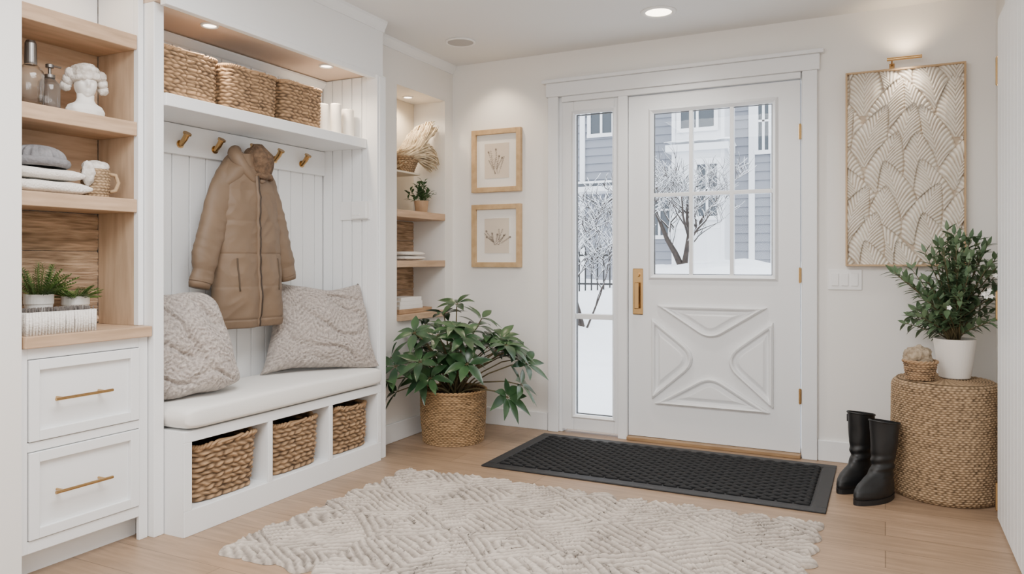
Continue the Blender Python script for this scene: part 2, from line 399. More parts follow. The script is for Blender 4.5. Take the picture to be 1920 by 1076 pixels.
# ---------------------------------------------------------------- bench alcove
t = thing('coat_alcove', 'white built-in coat alcove with grooved panels, shelf and brass hooks', 'coat alcove', (-2.62,2.63,.4))
YA, YE = 2.002, 3.255
m = M().box(-2.838,-2.799,YA,YE,.402,2.045); y = YA
while y < YE-.005:
    m.box(-2.799,-2.79,y,min(y+.087,YE),.402,2.045); y += .0915
build('back_panel', m, WHITE, t, bevel=.003)
build('side_panel', M().box(-2.838,-2.50,1.956,YA-.001,0,2.05), WHITE, t, bevel=.003)
m = M().box(-2.838,-2.42,YE+.009,3.333,0,2.05); x = -2.787
while x < -2.52:
    m.box(x,min(x+.062,-2.49),YE,YE+.009,.402,2.045); x += .0665
m.box(-2.49,-2.42,YE,YE+.009,0,2.05)
m.box(-2.42,-2.412,YE+.012,3.321,.0,2.04)
build('side_panel', m, WHITE, t, bevel=.0025)
build('header', M().box(-2.465,-2.44,1.956,3.333,2.03,ZC-.002).box(-2.44,-2.432,1.956,3.333,2.03,2.055), WHITE, t, bevel=.002)
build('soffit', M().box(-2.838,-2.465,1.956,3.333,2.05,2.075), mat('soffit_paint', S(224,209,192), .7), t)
m = M().prism([(-2.79,2.045),(-2.765,2.045),(-2.765,2.035),(-2.782,2.01),(-2.79,2.005)], lambda p:(p[0],YA,p[1]), lambda p:(p[0],YE,p[1]))
build('cove_moulding', m, WHITE, t)
build('shelf', M().box(-2.79,-2.488,YA,YE,1.66,1.71), WHITE, t, bevel=.003)
rl = build('hook_rail', M().box(-2.79,-2.772,YA,YE,1.525,1.658), WHITE, t, bevel=.004)
HY = (2.30,2.49,2.685,2.868,3.065)
for yy in HY:
    m = M().tube([(-2.773,yy,1.570),(-2.767,yy,1.570)], .018, 20)
    m.tube([(-2.768,yy,1.567),(-2.742,yy,1.590),(-2.728,yy,1.610)], [.0115,.0125,.013], 14)
    m.tube([(-2.7285,yy,1.6095),(-2.7245,yy,1.6150)], .0185, 20)
    build('hook', m, BRASS, rl)

# bench
t = thing('storage_bench', 'white storage bench with three open cubbies', 'bench', (-2.6,2.63,0))
DV = ((2.004,2.042),(2.440,2.468),(2.838,2.866),(3.222,3.253))
m = M().box(-2.79,-2.40,2.004,3.253,.372,.402).box(-2.79,-2.40,2.004,3.253,0,.10).box(-2.79,-2.76,2.004,3.253,.10,.372)
for a,b in DV: m.box(-2.76,-2.40,a,b,.10,.372)
build('body', m, WHITE, t)
m = M().box(-2.40,-2.393,2.004,3.253,.0,.098).box(-2.40,-2.393,2.004,3.253,.360,.402)
for a,b in DV: m.box(-2.40,-2.393,a if a < 2.1 else a+.001,b-.001 if b < 3.2 else b,.098,.360)
build('face_frame', m, WHITE, t, bevel=.002)

def cushion():
    x0,x1,y0,y1,z0,z1 = -2.785,-2.372,2.008,3.25,.403,.497
    def fn(u, v):
        a = 2*PI*v
        e = .34
        sg = lambda w: math.copysign(abs(w)**e, w)
        hx, hz = (x1-x0)/2, (z1-z0)/2
        yl = u*2-1; k = (1-abs(yl)**26)**.5 if abs(yl) < 1 else 0
        x = (x0+x1)/2+hx*sg(math.cos(a))*(.9+.1*k)
        z = (z0+z1)/2+hz*sg(math.sin(a))*(k*.55+.45)
        y = (y0+y1)/2+(y1-y0)/2*yl
        nz = .006*noise.noise(Vector((x*4,y*3,z*4)))
        if math.sin(a) > 0: z += nz+.006*math.cos(PI*yl/2)
        return (min(x+nz,x1+.004), y, max(z,z0))
    m = M().grid(fn, 90, 48, cv=True)
    nu = 91
    m.f.append(tuple(j*nu for j in range(48))); m.f.append(tuple(j*nu+90 for j in range(48))[::-1])
    return m
setp(build('bench_cushion', cushion(), CUSH, loc=(-2.58,2.63,.403), smooth=True), 'long cream seat cushion on the storage bench', 'cushion')

# ---------------------------------------------------------------- woven baskets
def slump(th, a0, sl): return sl*noise.noise(Vector((math.cos(th)*1.3,math.sin(th)*1.3,a0*50)))
def weave(m, a0, b0, a1, b1, h, rows, cols, amp, n=5, z0=0, su=6, sv=6, bulge=0, diag=.8, slouch=0, seed=0, irr=1):
    tab = []; acc = 0; prev = None; K = 720
    am, bm = (a0+a1)/2, (b0+b1)/2
    def sup(th, a, b):
        c, s = math.cos(th), math.sin(th)
        return a*math.copysign(abs(c)**(2/n), c), b*math.copysign(abs(s)**(2/n), s)
    for i in range(K+1):
        p = Vector(sup(2*PI*i/K, am, bm))
        if prev is not None: acc += (p-prev).length
        tab.append(acc); prev = p
    def ang(u):
        t = (u % 1)*acc; lo, hi = 0, K
        while hi-lo > 1:
            md = (lo+hi)//2
            if tab[md] <= t: lo = md
            else: hi = md
        f = (t-tab[lo])/max(1e-9, tab[hi]-tab[lo]); return 2*PI*(lo+f)/K
    NU = cols*su; angs = [ang(i/NU) for i in range(NU)]
    def fn(u, v):
        th = angs[int(round(u*NU)) % NU]
        bl = 1+bulge*math.sin(PI*v)
        a, b = (a0+(a1-a0)*v)*bl, (b0+(b1-b0)*v)*bl
        x, y = sup(th, a, b)
        nx = math.copysign((abs(x/a)+1e-6)**(n-1)/a, x); ny = math.copysign((abs(y/b)+1e-6)**(n-1)/b, y)
        l = math.hypot(nx, ny)
        rr = min(v, .9999)*rows+irr*(.38*noise.noise(Vector((x*9,y*9,2+seed)))+.30*noise.noise(Vector((x*28,y*28,v*6+seed))))*min(1,v*6)*min(1,(1-v)*6)
        rr = max(0,rr); r = int(rr); f = rr-r
        k = u*cols+.5*(r % 2)+irr*.30*noise.noise(Vector((x*14,y*14,r*2.3+seed)))
        rope = max(0,math.sin(PI*f))**.6; tw = .5+.5*math.cos(2*PI*(k+(diag if r % 2 else -diag*.4)*(f-.5)))
        nz = noise.noise(Vector((x*26,y*26,r*3.1+seed))); fib = noise.noise(Vector((x*24,y*24,v*h*300)))
        d = amp*rope*(.40+.60*tw)+amp*.28*nz+amp*.16*fib
        sl = slouch and v*v*slump(th,a0+seed,slouch)
        hh = max(0,min(1,rope**1.2*(.26+.74*tw**.8)+.30*nz+.26*fib))  # low between strands: gap shade painted into the weave colour
        return (x+nx/l*(d+sl), y+ny/l*(d+sl), z0+v*h+sl*.9*v, hh)
    m.grid(fn, NU, rows*sv, cu=True)
def liner(a0, b0, a1, b1, h, n=5, z0=0, th=.012):
    m = M()
    def sup(t, a, b):
        c, s = math.cos(t), math.sin(t)
        return a*math.copysign(abs(c)**(2/n), c), b*math.copysign(abs(s)**(2/n), s)
    def fn(u, v):
        a, b = a0+(a1-a0)*v-th, b0+(b1-b0)*v-th
        x, y = sup(2*PI*u, a, b); return (x, y, z0+.012+(h-.014)*v)
    m.grid(fn, 64, 4, cu=True); m.f.append(tuple(range(64)))
    return m
def rim(a, b, z, r, n=5, cnt=40, slouch=0, key=0):
    m = M()
    for ph in (0, PI):
        pts = []
        for i in range(cnt*6+1):
            t = 2*PI*i/(cnt*6); c, s = math.cos(t), math.sin(t)
            x = a*math.copysign(abs(c)**(2/n), c); y = b*math.copysign(abs(s)**(2/n), s)
            w = cnt*t/2+ph; sl = slouch and slump(t,key,slouch); o = r*.6*math.cos(w)+sl
            pts.append((x*(1+o/a), y*(1+o/b), z+r*.6*math.sin(w)+sl*.9))
        m.tube(pts, r*.75, 6, cap=False)
    return m
def basket(label, loc, a0, b0, a1, b1, h, rows, cols, amp, group, n=5, mt=WICKER, rz=0, bulge=0, slouch=0, seed=0):
    t = thing('basket', label, 'basket', loc, rz, group)
    m = M(); weave(m, a0, b0, a1, b1, h, rows, cols, amp, n, bulge=bulge, slouch=slouch, seed=seed, su=8)
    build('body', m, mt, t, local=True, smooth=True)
    build('liner', liner(a0, b0, a1, b1, h-.03, n), WICKIN, t, local=True)
    build('rim', rim(a1+amp*.2, b1+amp*.2, h-.002, amp*.8, n, cols*2, slouch, a0+seed), mt, t, local=True, smooth=True)
    return t
g = 'wicker baskets in the bench cubbies'
for yy, lb, w, sd in ((2.241,'wicker basket in the bench cubby nearest the drawer cabinet',.196,1),(2.653,'wicker basket in the middle bench cubby',.182,4),(3.044,'wicker basket in the bench cubby nearest the potted floor plant',.175,7)):
    basket(lb, (-2.570,yy,.101), .142, w-.036, .150, w-.020, .222, 11, 26, .0105, g, n=5, bulge=.015, slouch=.026, seed=sd)
g = 'wicker baskets on the alcove shelf'
basket('square wicker basket on the alcove shelf, nearest the oak shelves', (-2.665,2.18,1.711), .10,.140,.105,.148,.205, 13, 26, .008, g, n=6, seed=2)
basket('wide wicker basket on the alcove shelf, between two others', (-2.655,2.51,1.711), .105,.148,.11,.154,.20, 13, 28, .008, g, n=6, seed=3)
basket('wicker basket on the alcove shelf, beside the white candles', (-2.655,2.84,1.711), .105,.133,.11,.140,.205, 13, 26, .008, g, n=6, seed=5)

# candles
g = 'pillar candles on the alcove shelf'
for k, (x, y, r, h, lb) in enumerate(((-2.60,3.035,.027,.155,'white pillar candle touching the wicker basket'),(-2.57,3.10,.028,.165,'white pillar candle between two other candles'),(-2.565,3.19,.033,.15,'thick white pillar candle beside the alcove side panel'))):
    c = thing('candle', lb, 'candle', (x,y,1.711), 0, g)
    build('wax', M().lathe([(r*.96,0),(r,.004),(r,h-.006),(r*.93,h),(r*.5,h-.003),(.0001,h-.006)], 28), WAX, c, local=True, smooth=False)
    build('wick', M().tube([(0,0,h-.006),(.001,0,h+.002),(.003,0,h+.008)], .0014, 6), IRON, c, local=True)

# control box on the side panel
t = thing('wall_control', 'white control box on the alcove side panel', 'control box', (-2.56,3.246,1.28))
build('back_plate', M().box(-2.66,-2.465,3.245,3.2545,1.278,1.378), PLAST, t, bevel=.002)
build('housing', M().box(-2.57,-2.468,3.222,3.245,1.282,1.376), PLAST, t, bevel=.006)
build('button', M().box(-2.56,-2.54,3.218,3.223,1.30,1.312), PLAST, t)
build('button', M().box(-2.53,-2.51,3.218,3.223,1.30,1.312), PLAST, t)

# ---------------------------------------------------------------- pillows
def pillow(W, H, T, seed, label, loc, lean, yaw, roll=0, spread=0, pull=.10, pinch=.04):
    m = M(); N = 190
    mx = Matrix.Translation(loc) @ Euler((roll, -lean, yaw)).to_matrix().to_4x4()
    def place(x, y, z, h):
        p = mx @ Vector((x,y,z))
        return (min(max(p.x,-2.786),-2.40), min(max(p.y,2.006),3.25), max(p.z,.502), h)
    def pat(s, t):
        jx = .5*noise.noise(Vector((s*3,t*3,seed))); jy = .5*noise.noise(Vector((s*3,t*3,seed+9)))
        a = (s*W*.5)/.080+jx; b = (t*H*.5)/.080+jy
        z = abs((a % 2)-1)
        q = (b*2.6+z*2.1) % 1
        k = .5+.5*math.cos(2*PI*q)
        bead = .5+.5*math.cos(2*PI*a*4.4+q*2)
        nb = noise.noise(Vector((s*W*50,t*H*50,seed))); n2 = noise.noise(Vector((s*W*95,t*H*95,seed)))
        return max(0,min(1,.38+.42*k*(.4+.6*bead)+.40*nb+.28*n2))
    for side in (1,-1):
        def fn(u, v):
            s = 2*u-1; t = 2*v-1
            e = (max(0,1-s*s)*max(0,1-t*t))
            wob = .016*noise.noise(Vector((s*1.7,t*1.7,seed+2)))
            cr = 1-pull*(s*s*t*t)**1.5
            y = W/2*s*(1-pinch*(1-t*t)*s*s)*cr*(1-spread*t)+wob; z = H/2*t*(1-pinch*1.2*(1-s*s)*t*t)*cr+wob
            th = T*e**.36*(1+.30*noise.noise(Vector((s*1.5,t*1.5,seed)))-.25*t)
            crease = -.018*max(0,1-abs(noise.noise(Vector((s*1.2+t*.8,t*1.4,seed+4))))*7)*min(1,e*3)
            if side > 0:
                p = pat(s,t); return place(th+crease+.010*p*min(1,e*6), y, z+H/2*.93, p)
            return place(-th*.6, y, z+H/2*.93, .5)
        m.grid(fn, N if side > 0 else 34, N if side > 0 else 34)
    return setp(build('pillow', m, PILL, loc=loc, smooth=True), label, 'pillow', 'knitted pillows on the bench')
pillow(.38,.45,.125,3,'tall knitted grey pillow on the bench by the oak shelves',(-2.575,2.20,.505),.24,math.radians(-24),.12,.15,.12,.04)
pillow(.55,.47,.105,9,'wide knitted grey pillow in the bench corner under the control box',(-2.560,2.985,.505),.28,math.radians(-28),-.05,.14,-.03,.11)

# ---------------------------------------------------------------- coat
t = thing('coat', 'khaki quilted coat hanging on the middle brass hook', 'coat', (-2.68,2.585,.75))
XC = -2.675
def lerp_tab(tab, z):
    for i in range(len(tab)-1):
        if z <= tab[i+1][0]:
            f = (z-tab[i][0])/(tab[i+1][0]-tab[i][0]); f = max(0,f)
            return [tab[i][k]+(tab[i+1][k]-tab[i][k])*f for k in range(1,len(tab[i]))]
    return list(tab[-1][1:])
BODY = [(.75,.190,.056,2.600),(.80,.195,.065,2.598),(1.0,.186,.070,2.592),(1.2,.174,.072,2.588),(1.33,.160,.070,2.585),(1.42,.134,.064,2.583),(1.48,.103,.057,2.582),(1.525,.070,.05,2.582),(1.55,.05,.042,2.582)]
seams = [.75,.79,.94,1.09,1.24,1.38,1.60]
def puff(z):
    for i in range(len(seams)-1):
        if seams[i] <= z <= seams[i+1]:
            f = (z-seams[i])/(seams[i+1]-seams[i]); return abs(math.sin(PI*f))**.22
    return 0
def ridged(p): return 1-2*abs(noise.noise(p))
def bodysurf(th, z):
    hw, hdp, yc = lerp_tab(BODY, z); c, s = math.cos(th), math.sin(th)
    e = .75
    y = yc+hw*math.copysign(abs(c)**e, c); x = hdp*math.copysign(abs(s)**e, s)
    w = .010*noise.noise(Vector((y*6,z*4,s)))+.008*ridged(Vector((y*7+z*4,z*5-y*3,s*.5)))+.004*ridged(Vector((y*18-z*8,z*14,3)))
    fold = .011*math.sin(y*34+z*4)*max(0,min(1,(1.25-z)/.4))
    k = (.0075*puff(z)+w+fold) if s > -.2 else .002
    lim = max(x+k*max(s,0), -.105)
    return Vector((XC+lim, y+k*c*.6, z))
m = M().grid(lambda u, v: tuple(bodysurf(2*PI*u, .75+.80*v)), 180, 200, cu=True)
m.f.append(tuple(range(180))[::-1])
build('body', m, COAT, t, smooth=True)
def sleeve(path, rad, seed):
    pts = [Vector(p) for p in path]; n = len(pts)-1
    def pos(v):
        k = min(int(v*n), n-1); f = v*n-k
        p0 = pts[max(k-1,0)]; p1 = pts[k]; p2 = pts[k+1]; p3 = pts[min(k+2,n)]
        return .5*((2*p1)+(p2-p0)*f+(2*p0-5*p1+4*p2-p3)*f*f+(3*p1-p0-3*p2+p3)*f**3)
    def fn(u, v):
        p = pos(v); tg = (pos(min(1,v+.02))-pos(max(0,v-.02))).normalized()
        a = Vector((1,0,0)); b = tg.cross(a).normalized()
        k = min(int(v*(len(rad)-1)), len(rad)-2); f = v*(len(rad)-1)-k; r = rad[k]+(rad[k+1]-rad[k])*f
        th = 2*PI*u
        pf = abs(math.sin(PI*v*3.5))**.3*.004-.003
        q = p+a*math.cos(th)*r*.60+b*math.sin(th)*r
        w = .008*ridged(Vector((q.y*5+q.z*5,q.z*9-q.y*3,seed+math.cos(th)*.6)))+.005*ridged(Vector((q.y*12+q.z*6,q.z*20,seed)))
        q = q+(a*math.cos(th)+b*math.sin(th))*(pf+w*.8); q.x = max(q.x, -2.768)
        return tuple(q)
    m = M().grid(fn, 60, 110, cu=True)
    m.f.append(tuple(range(110*60,111*60))); return m
SL = sleeve([(XC-.01,2.525,1.475),(XC,2.460,1.40),(XC+.012,2.395,1.24),(XC+.02,2.332,1.07),(XC+.022,2.305,.965)], [.045,.062,.062,.059,.054,.047], 1)
SR = sleeve([(XC-.01,2.645,1.475),(XC,2.708,1.40),(XC+.005,2.765,1.24),(XC+.012,2.815,1.08),(XC+.015,2.842,.985)], [.045,.060,.060,.056,.050,.042], 5)
for s, c0, c1, r in ((SL,(XC+.022,2.307,.978),(XC+.023,2.299,.940),.050),(SR,(XC+.015,2.839,.998),(XC+.016,2.847,.962),.045)):
    so = build('sleeve', s, COAT, t, smooth=True)
    mm = M().tube([c0,Vector(c0).lerp(Vector(c1),.5),c1], [r,r*1.05,r*.97], 28)
    mm.v = [(XC+.02+(v[0]-XC-.02)*.66,v[1],v[2]) for v in mm.v]
    build('cuff', mm, COAT, so, smooth=True)
pts = []
for i in range(41):
    z = .755+.70*i/40; p = bodysurf(PI/2, z); pts.append((p.x-.004,p.y+.004*math.sin(z*9),z))
build('placket', M().tube(pts, .0135, 8), COAT, t, smooth=True)
build('zipper', M().tube([(p[0]+.0122,p[1],p[2]) for p in pts], .0040, 6), ZIPM, t)
for sg in (-1,1):
    pp = []
    for i in range(9):
        z = .92+.15*i/8; p = bodysurf(PI/2-sg*(.52+.1*i/8), z); pp.append((p.x+.000,p.y+.001,z))
    build('pocket', M().tube(pp, .0045, 6), COATD, t, smooth=True)
def collar(sg):
    path = [(XC-.03,2.583+sg*.02,1.575),(XC-.005,2.583+sg*.072,1.558),(XC+.038,2.583+sg*.080,1.515),(XC+.062,2.585+sg*.052,1.46),(XC+.074,2.587+sg*.018,1.415)]
    return M().tube(path, [.026,.034,.032,.025,.012], 16)
for sg in (-1,1): build('collar', collar(sg), COAT, t, smooth=True, sub=2)
# limp hood lying over the shoulder
def hood(u, v):
    a = 2*PI*u; b = PI*(v-.5)
    x = XC-.005+.066*math.cos(b)*math.sin(a); y = 2.530+.120*math.cos(b)*math.cos(a); z = 1.500+.060*math.sin(b)
    z += -.9*max(0,2.53-y)-.02*max(0,math.sin(a))
    w = .012*ridged(Vector((y*9,z*8,x*6)))+.004*noise.noise(Vector((y*20,z*20,x*20)))
    return (max(x+w*max(0,math.sin(a)),-2.768), y, z+w)
build('hood', M().grid(hood, 64, 32, cu=True), COAT, t, smooth=True)
# knitted cap over the same hook
t2 = thing('knit_cap', 'brown knitted cap hung over the coat collar on the middle hook', 'cap', (-2.64,2.62,1.43))
m = M().grid(lambda u, v: (-2.645+.010*math.sin(v*3)+(.046+.014*math.sin(PI*v))*math.sin(2*PI*u)*(1-.6*max(0,v-.7)/.3)*(1+.05*math.cos(20*PI*u)),
                            2.630+(.052+.016*math.sin(PI*v))*math.cos(2*PI*u)*(1-.6*max(0,v-.7)/.3)*(1+.05*math.cos(20*PI*u)), 1.440+.165*v), 120, 24, cu=True)
m.f.append(tuple(range(24*120,25*120)))
build('crown', m, CAPK, t2, smooth=True)
build('folded_brim', M().tube([(-2.645+.055*math.sin(2*PI*i/40),2.630+.061*math.cos(2*PI*i/40),1.450+.004*math.sin(i)) for i in range(42)], .014, 8, cap=False), CAPK, t2, smooth=True)

# ---------------------------------------------------------------- left shelf objects
def pump_bottle(name, label, loc, r, h, glass, n=28):
    t = thing(name, label, 'bottle', loc, 0, None)
    build('glass_body', M().lathe([(r*.9,0),(r,.006),(r,h*.52),(r*.93,h*.60),(r*.55,h*.68),(r*.42,h*.72)], n), glass, t, local=True, smooth=True)
    build('collar', M().lathe([(r*.5,h*.71),(r*.52,h*.72),(r*.52,h*.78),(r*.3,h*.79)], 24), STEEL, t, local=True)
    p = build('pump', M().lathe([(r*.16,h*.79),(r*.16,h*.92),(r*.4,h*.925),(r*.4,h*.99),(r*.3,h)], 20), STEEL, t, local=True)
    build('spout', M().tube([(0,0,h*.965),(r*.3,r*.5,h*.965),(r*.45,r*.95,h*.955)], r*.1, 8), STEEL, p, local=True)
    return t
t = thing('decanter', 'tall clear glass decanter with metal cap on the oak shelf', 'bottle', (-2.66,1.59,1.5885))
outer = [(.036,0),(.041,.006),(.042,.11),(.039,.13),(.024,.148),(.017,.155)]
inner = [(.014,.155),(.021,.146),(.036,.128),(.039,.11),(.038,.012),(.0001,.010)]
build('glass_body', M().lathe(outer+inner, 36), CLEAR, t, local=True, smooth=True)
build('cap', M().lathe([(.019,.152),(.020,.158),(.018,.225),(.014,.235)], 24), STEEL, t, local=True, smooth=False)
pump_bottle('soap_dispenser', 'smoked glass pump bottle beside the clear glass decanter', (-2.685,1.672,1.5885), .034, .175, SMOKE)
# bust with a wrapped headpiece
t = thing('bust', 'white sculpted bust with a wrapped headpiece on the oak shelf', 'sculpture', (-2.66,1.79,1.5885))
def shoulders(u, v):
    a = 2*PI*u
    r, sq = lerp_tab([(0,.060,1.0),(.12,.064,1.0),(.30,.066,1.0),(.50,.060,.95),(.66,.040,.85),(.80,.031,.95),(1,.030,1)], v)
    k = 1+.03*math.sin(7*a+v*6)*(1 if v < .6 else 0)
    return (r*.72*k*math.cos(a), r*1.05*k*sq*math.sin(a), .085*v)
m = M().grid(shoulders, 64, 30, cu=True); m.f.append(tuple(range(64))[::-1]); m.f.append(tuple(range(64*30,64*31)))
build('shoulders', m, PLASTER, t, local=True, smooth=True)
FD = Vector((.86,-.35,0)).normalized(); SD = Vector((-FD.y,FD.x,0))
def head(u, v):
    a = 2*PI*u; b = PI*(v-.5)
    f = math.cos(b)*math.cos(a); s = math.cos(b)*math.sin(a); z = math.sin(b)
    fx = .044*f; sx = .038*s; zz = .052*z
    if f > 0:
        g_ = lambda c, w, x: math.exp(-((x-c)/w)**2)
        fx += .016*g_(0,.16,s)*g_(-.10,.20,z)*f
        fx += .004*g_(.22,.10,z)*f
        fx -= .008*(g_(.36,.16,s)+g_(-.36,.16,s))*g_(.06,.12,z)
        fx += .006*g_(0,.20,s)*(g_(-.50,.06,z)+g_(-.62,.06,z))+.008*g_(0,.28,s)*g_(-.85,.14,z)
        sx *= 1-.20*max(0,-z)
    p = FD*fx+SD*sx; return (p.x, p.y, .122+zz)
build('head', M().grid(head, 64, 44, cu=True), PLASTER, t, local=True, smooth=True)
m = M()
for k, (zc, R_, tl, th) in enumerate(((.146,.044,.16,.013),(.160,.042,-.14,.015),(.174,.035,.10,.015),(.186,.021,-.1,.014))):
    m.tube([tuple(FD*(R_*1.05*math.cos(2*PI*i/48)-.006)+SD*(R_*.98*math.sin(2*PI*i/48))+Vector((0,0,zc+R_*tl*math.sin(2*PI*i/48+k)))) for i in range(50)], [th*(1+.10*math.sin(i*2.1)) for i in range(50)], 12, cap=False)
m.blob((0,0,.190),.024,.024,.014,20,12)
for sg in (-1,1):
    for q in range(3): m.blob(tuple(SD*(sg*(.050+.006*q))+FD*(-.012*q+.006)+Vector((0,0,.158-.022*q))), .019,.020,.020, 20, 12, .2)
build('headpiece', m, KNITW, t, local=True, smooth=True)
# towels
def folded(name, label, cat, loc, sx, sy, h, mt, group, layers=2):
    m = M()
    for k in range(layers):
        z = h*k/layers; hh = h/layers*.97
        def fn(u, v, z=z, hh=hh, k=k):
            a = 2*PI*v; e = .62
            sg = lambda w: math.copysign(abs(w)**e, w)
            yl = 2*u-1
            zz = hh/2*sg(math.sin(a))*(1-.5*abs(yl)**8)
            wv = .004*noise.noise(Vector((yl*3,math.cos(a)*2,k+loc[2]*9))) if math.sin(a) > -.2 else 0
            return (sx/2*sg(math.cos(a))*(1-.03*k)+wv, sy/2*yl*(1-.03*k), z+hh/2+zz+wv*.5)
        n0 = len(m.v); m.grid(fn, 30, 32, cv=True)
        m.f.append(tuple(n0+j*31 for j in range(32))); m.f.append(tuple(n0+j*31+30 for j in range(32))[::-1])
    return setp(build(name, m, mt, loc=loc, local=True, smooth=True), label, cat, group)
g = 'folded towels on the oak shelf'
folded('towel', 'folded cream towel at the bottom of the pair under the grey beanie', 'towel', (-2.668,1.625,1.294), .19,.27,.047, TOWEL, g, 1)
folded('towel', 'folded cream towel directly under the grey beanie', 'towel', (-2.670,1.615,1.3425), .18,.25,.041, TOWEL, g, 1)
t = thing('beanie', 'grey knitted beanie on the folded cream towels', 'hat', (-2.665,1.615,1.3845))
m = M().grid(lambda u, v: ((.082*math.cos(PI/2*v**1.3)*(1+.05*math.cos(40*PI*u)))*math.cos(2*PI*u), (.09*math.cos(PI/2*v**1.3)*(1+.05*math.cos(40*PI*u)))*math.sin(2*PI*u), .018+.062*math.sin(PI/2*v)), 160, 14, cu=True)
build('crown', m, KNITG, t, local=True, smooth=True)
build('brim', M().tube([(.082*math.cos(2*PI*i/40),.09*math.sin(2*PI*i/40),.0175) for i in range(42)], .0165, 10, cap=False), KNITG, t, local=True, smooth=True)
t = thing('jug', 'woven tan jug stuffed with white cloth beside the grey beanie', 'jug', (-2.64,1.815,1.2935))
m = M(); weave(m, .040,.040,.044,.044,.106,10,18,.004,n=2,su=5,sv=5,bulge=.10,irr=.5); m.f.append(tuple(range(90))[::-1])
build('body', m, RUSH, t, local=True, smooth=True)
build('liner', liner(.040,.040,.044,.044,.105,2,0,.005), WICKIN, t, local=True)
build('handle', M().tube([(.02,.040,.09),(.028,.062,.088),(.03,.072,.06),(.028,.062,.03),(.02,.044,.024)], .0075, 10), RUSH, t, local=True, smooth=True)
m = M()
for k in range(7):
    a = k*2*PI/7; m.blob((.022*math.cos(a),.022*math.sin(a),.11+.006*(k%2)), .024,.026,.02, 14, 8)
m.blob((0,0,.12),.03,.035,.02,16,8); m.blob((.03,-.048,.085),.022,.022,.045,16,10,.2)
build('cloth', m, KNITW, t, local=True, smooth=True)

# ferns
POTW = mat('white_pot', S(226,223,217), .5)
def fern(label, loc, r, h, n, ln, seed, upr, ymin, ymax):
    rn = random.Random(seed)
    t = thing('potted_fern', label, 'potted plant', loc, 0, 'potted ferns on the oak worktop')
    build('pot', M().lathe([(r*.82,0),(r*.86,.004),(r,h*.72),(r*1.06,h*.74),(r*1.06,h),(r*.96,h),(r*.9,h*.8),(.0001,h*.8)], 30), POTW, t, local=True)
    m = M()
    def cl(p): return Vector((max(p.x, -2.780-loc[0]), min(max(p.y,ymin-loc[1]),ymax-loc[1]), min(p.z,1.235-loc[2])))
    for k in range(n):
        a = rn.uniform(0,2*PI); el = rn.uniform(.5,1.0)*upr; d = Vector((math.cos(a)*math.cos(el),math.sin(a)*math.cos(el),math.sin(el)))
        L_ = ln*rn.uniform(.6,1.0); b = Vector((r*.5*math.cos(a)*rn.random(),r*.5*math.sin(a)*rn.random(),h*.82))
        pts = [cl(b+d*L_*q/6-Vector((0,0,1))*.35*L_*(q/6)**2*math.cos(el)) for q in range(7)]
        m.tube(pts, .0011, 4)
        for q in range(1,13):
            p = pts[min(6,q//2)].lerp(pts[min(6,q//2+1)], (q%2)*.5)
            for s in (-1,1):
                sd = d.cross(Vector((0,0,1))).normalized()*s
                m.leaf(p, sd+d*.8+Vector((0,0,.25)), (0,0,1), .030*(1-.04*q), .006, .2, n=2, clamp=cl)
    build('foliage', m, FERN, t, local=True)
    return t
fern('feathery green fern in the white pot nearest the left edge', (-2.68,1.630,.8105), .044,.13,46,.17,4,1.35,1.487,1.708)
fern('small green fern in the white pot nearest the alcove', (-2.685,1.768,.8105), .044,.118,34,.12,8,.95,1.711,1.925)
t = thing('brush', 'white fringed brush with grey felt top on the worktop front', 'brush', (-2.555,1.615,.81))
m = M()
for i in range(24):
    yy = 1.497+i*.0103
    m.tube([(-2.523,yy,.8105),(-2.521,yy+RN.uniform(-.002,.002),.85),(-2.523,yy,.887)], [.0046,.0055,.005], 8)
for i in range(7):
    xx = -2.532-i*.009
    for yy in (1.4965,1.735): m.tube([(xx,yy,.8105),(xx,yy,.887)], .0048, 8)
build('fringe', m, TOWEL, t, smooth=True)
build('block', M().box(-2.595,-2.527,1.50,1.732,.811,.878), FELT, t)
m = M()
for i in range(200):
    x, y = RN.uniform(-2.593,-2.53), RN.uniform(1.503,1.73)
    m.tube([(x,y,.876),(x+RN.uniform(-.004,.004),y+RN.uniform(-.004,.004),.899)], .002, 4)
build('bristles', m, FELT, t)

# ---------------------------------------------------------------- niche
t = thing('niche_shelf', 'warm lit niche with light oak shelves between alcove and pictures', 'shelf unit', (-2.7,3.93,.70))
for z0, z1 in ((.70,.737),(1.018,1.06),(1.318,1.362)):
    build('shelf', M().box(-2.818,-2.575 if z0 > .8 else -2.55,3.662,4.198,z0+.0005,z1), OAK, t, bevel=.003)
build('plank_back', boards(3.662,4.198,(.738,.87,1.017,1.061,1.19,1.317),-2.822,9), RUSTA, t)
build('back_panel', M().box(-2.838,-2.822,3.662,4.198,1.365,2.098), mat('niche_paint', S(233,223,210), .8), t)
build('ledge', M().box(-2.82,-2.645,3.662,4.01,1.598,1.61), mat('ledge_paint', S(233,223,210), .8), t, bevel=.002)
t = thing('woven_bowl', 'woven bowl with a drooping cream tassel bundle high in the niche', 'bowl', (-2.72,3.95,1.611))
m = M(); weave(m, .05,.05,.088,.088,.10,8,22,.006,n=2,su=5,sv=4,irr=.5); build('bowl', m, RUSH, t, local=True, smooth=True)
build('liner', liner(.05,.05,.088,.088,.098,2,0,.008), WICKIN, t, local=True)
def clampN(p):
    p = Vector(p); return Vector((min(max(p.x,-2.816+2.72),.18), min(p.y,4.19-3.95), min(p.z,2.085-1.611)))
rn = random.Random(5)
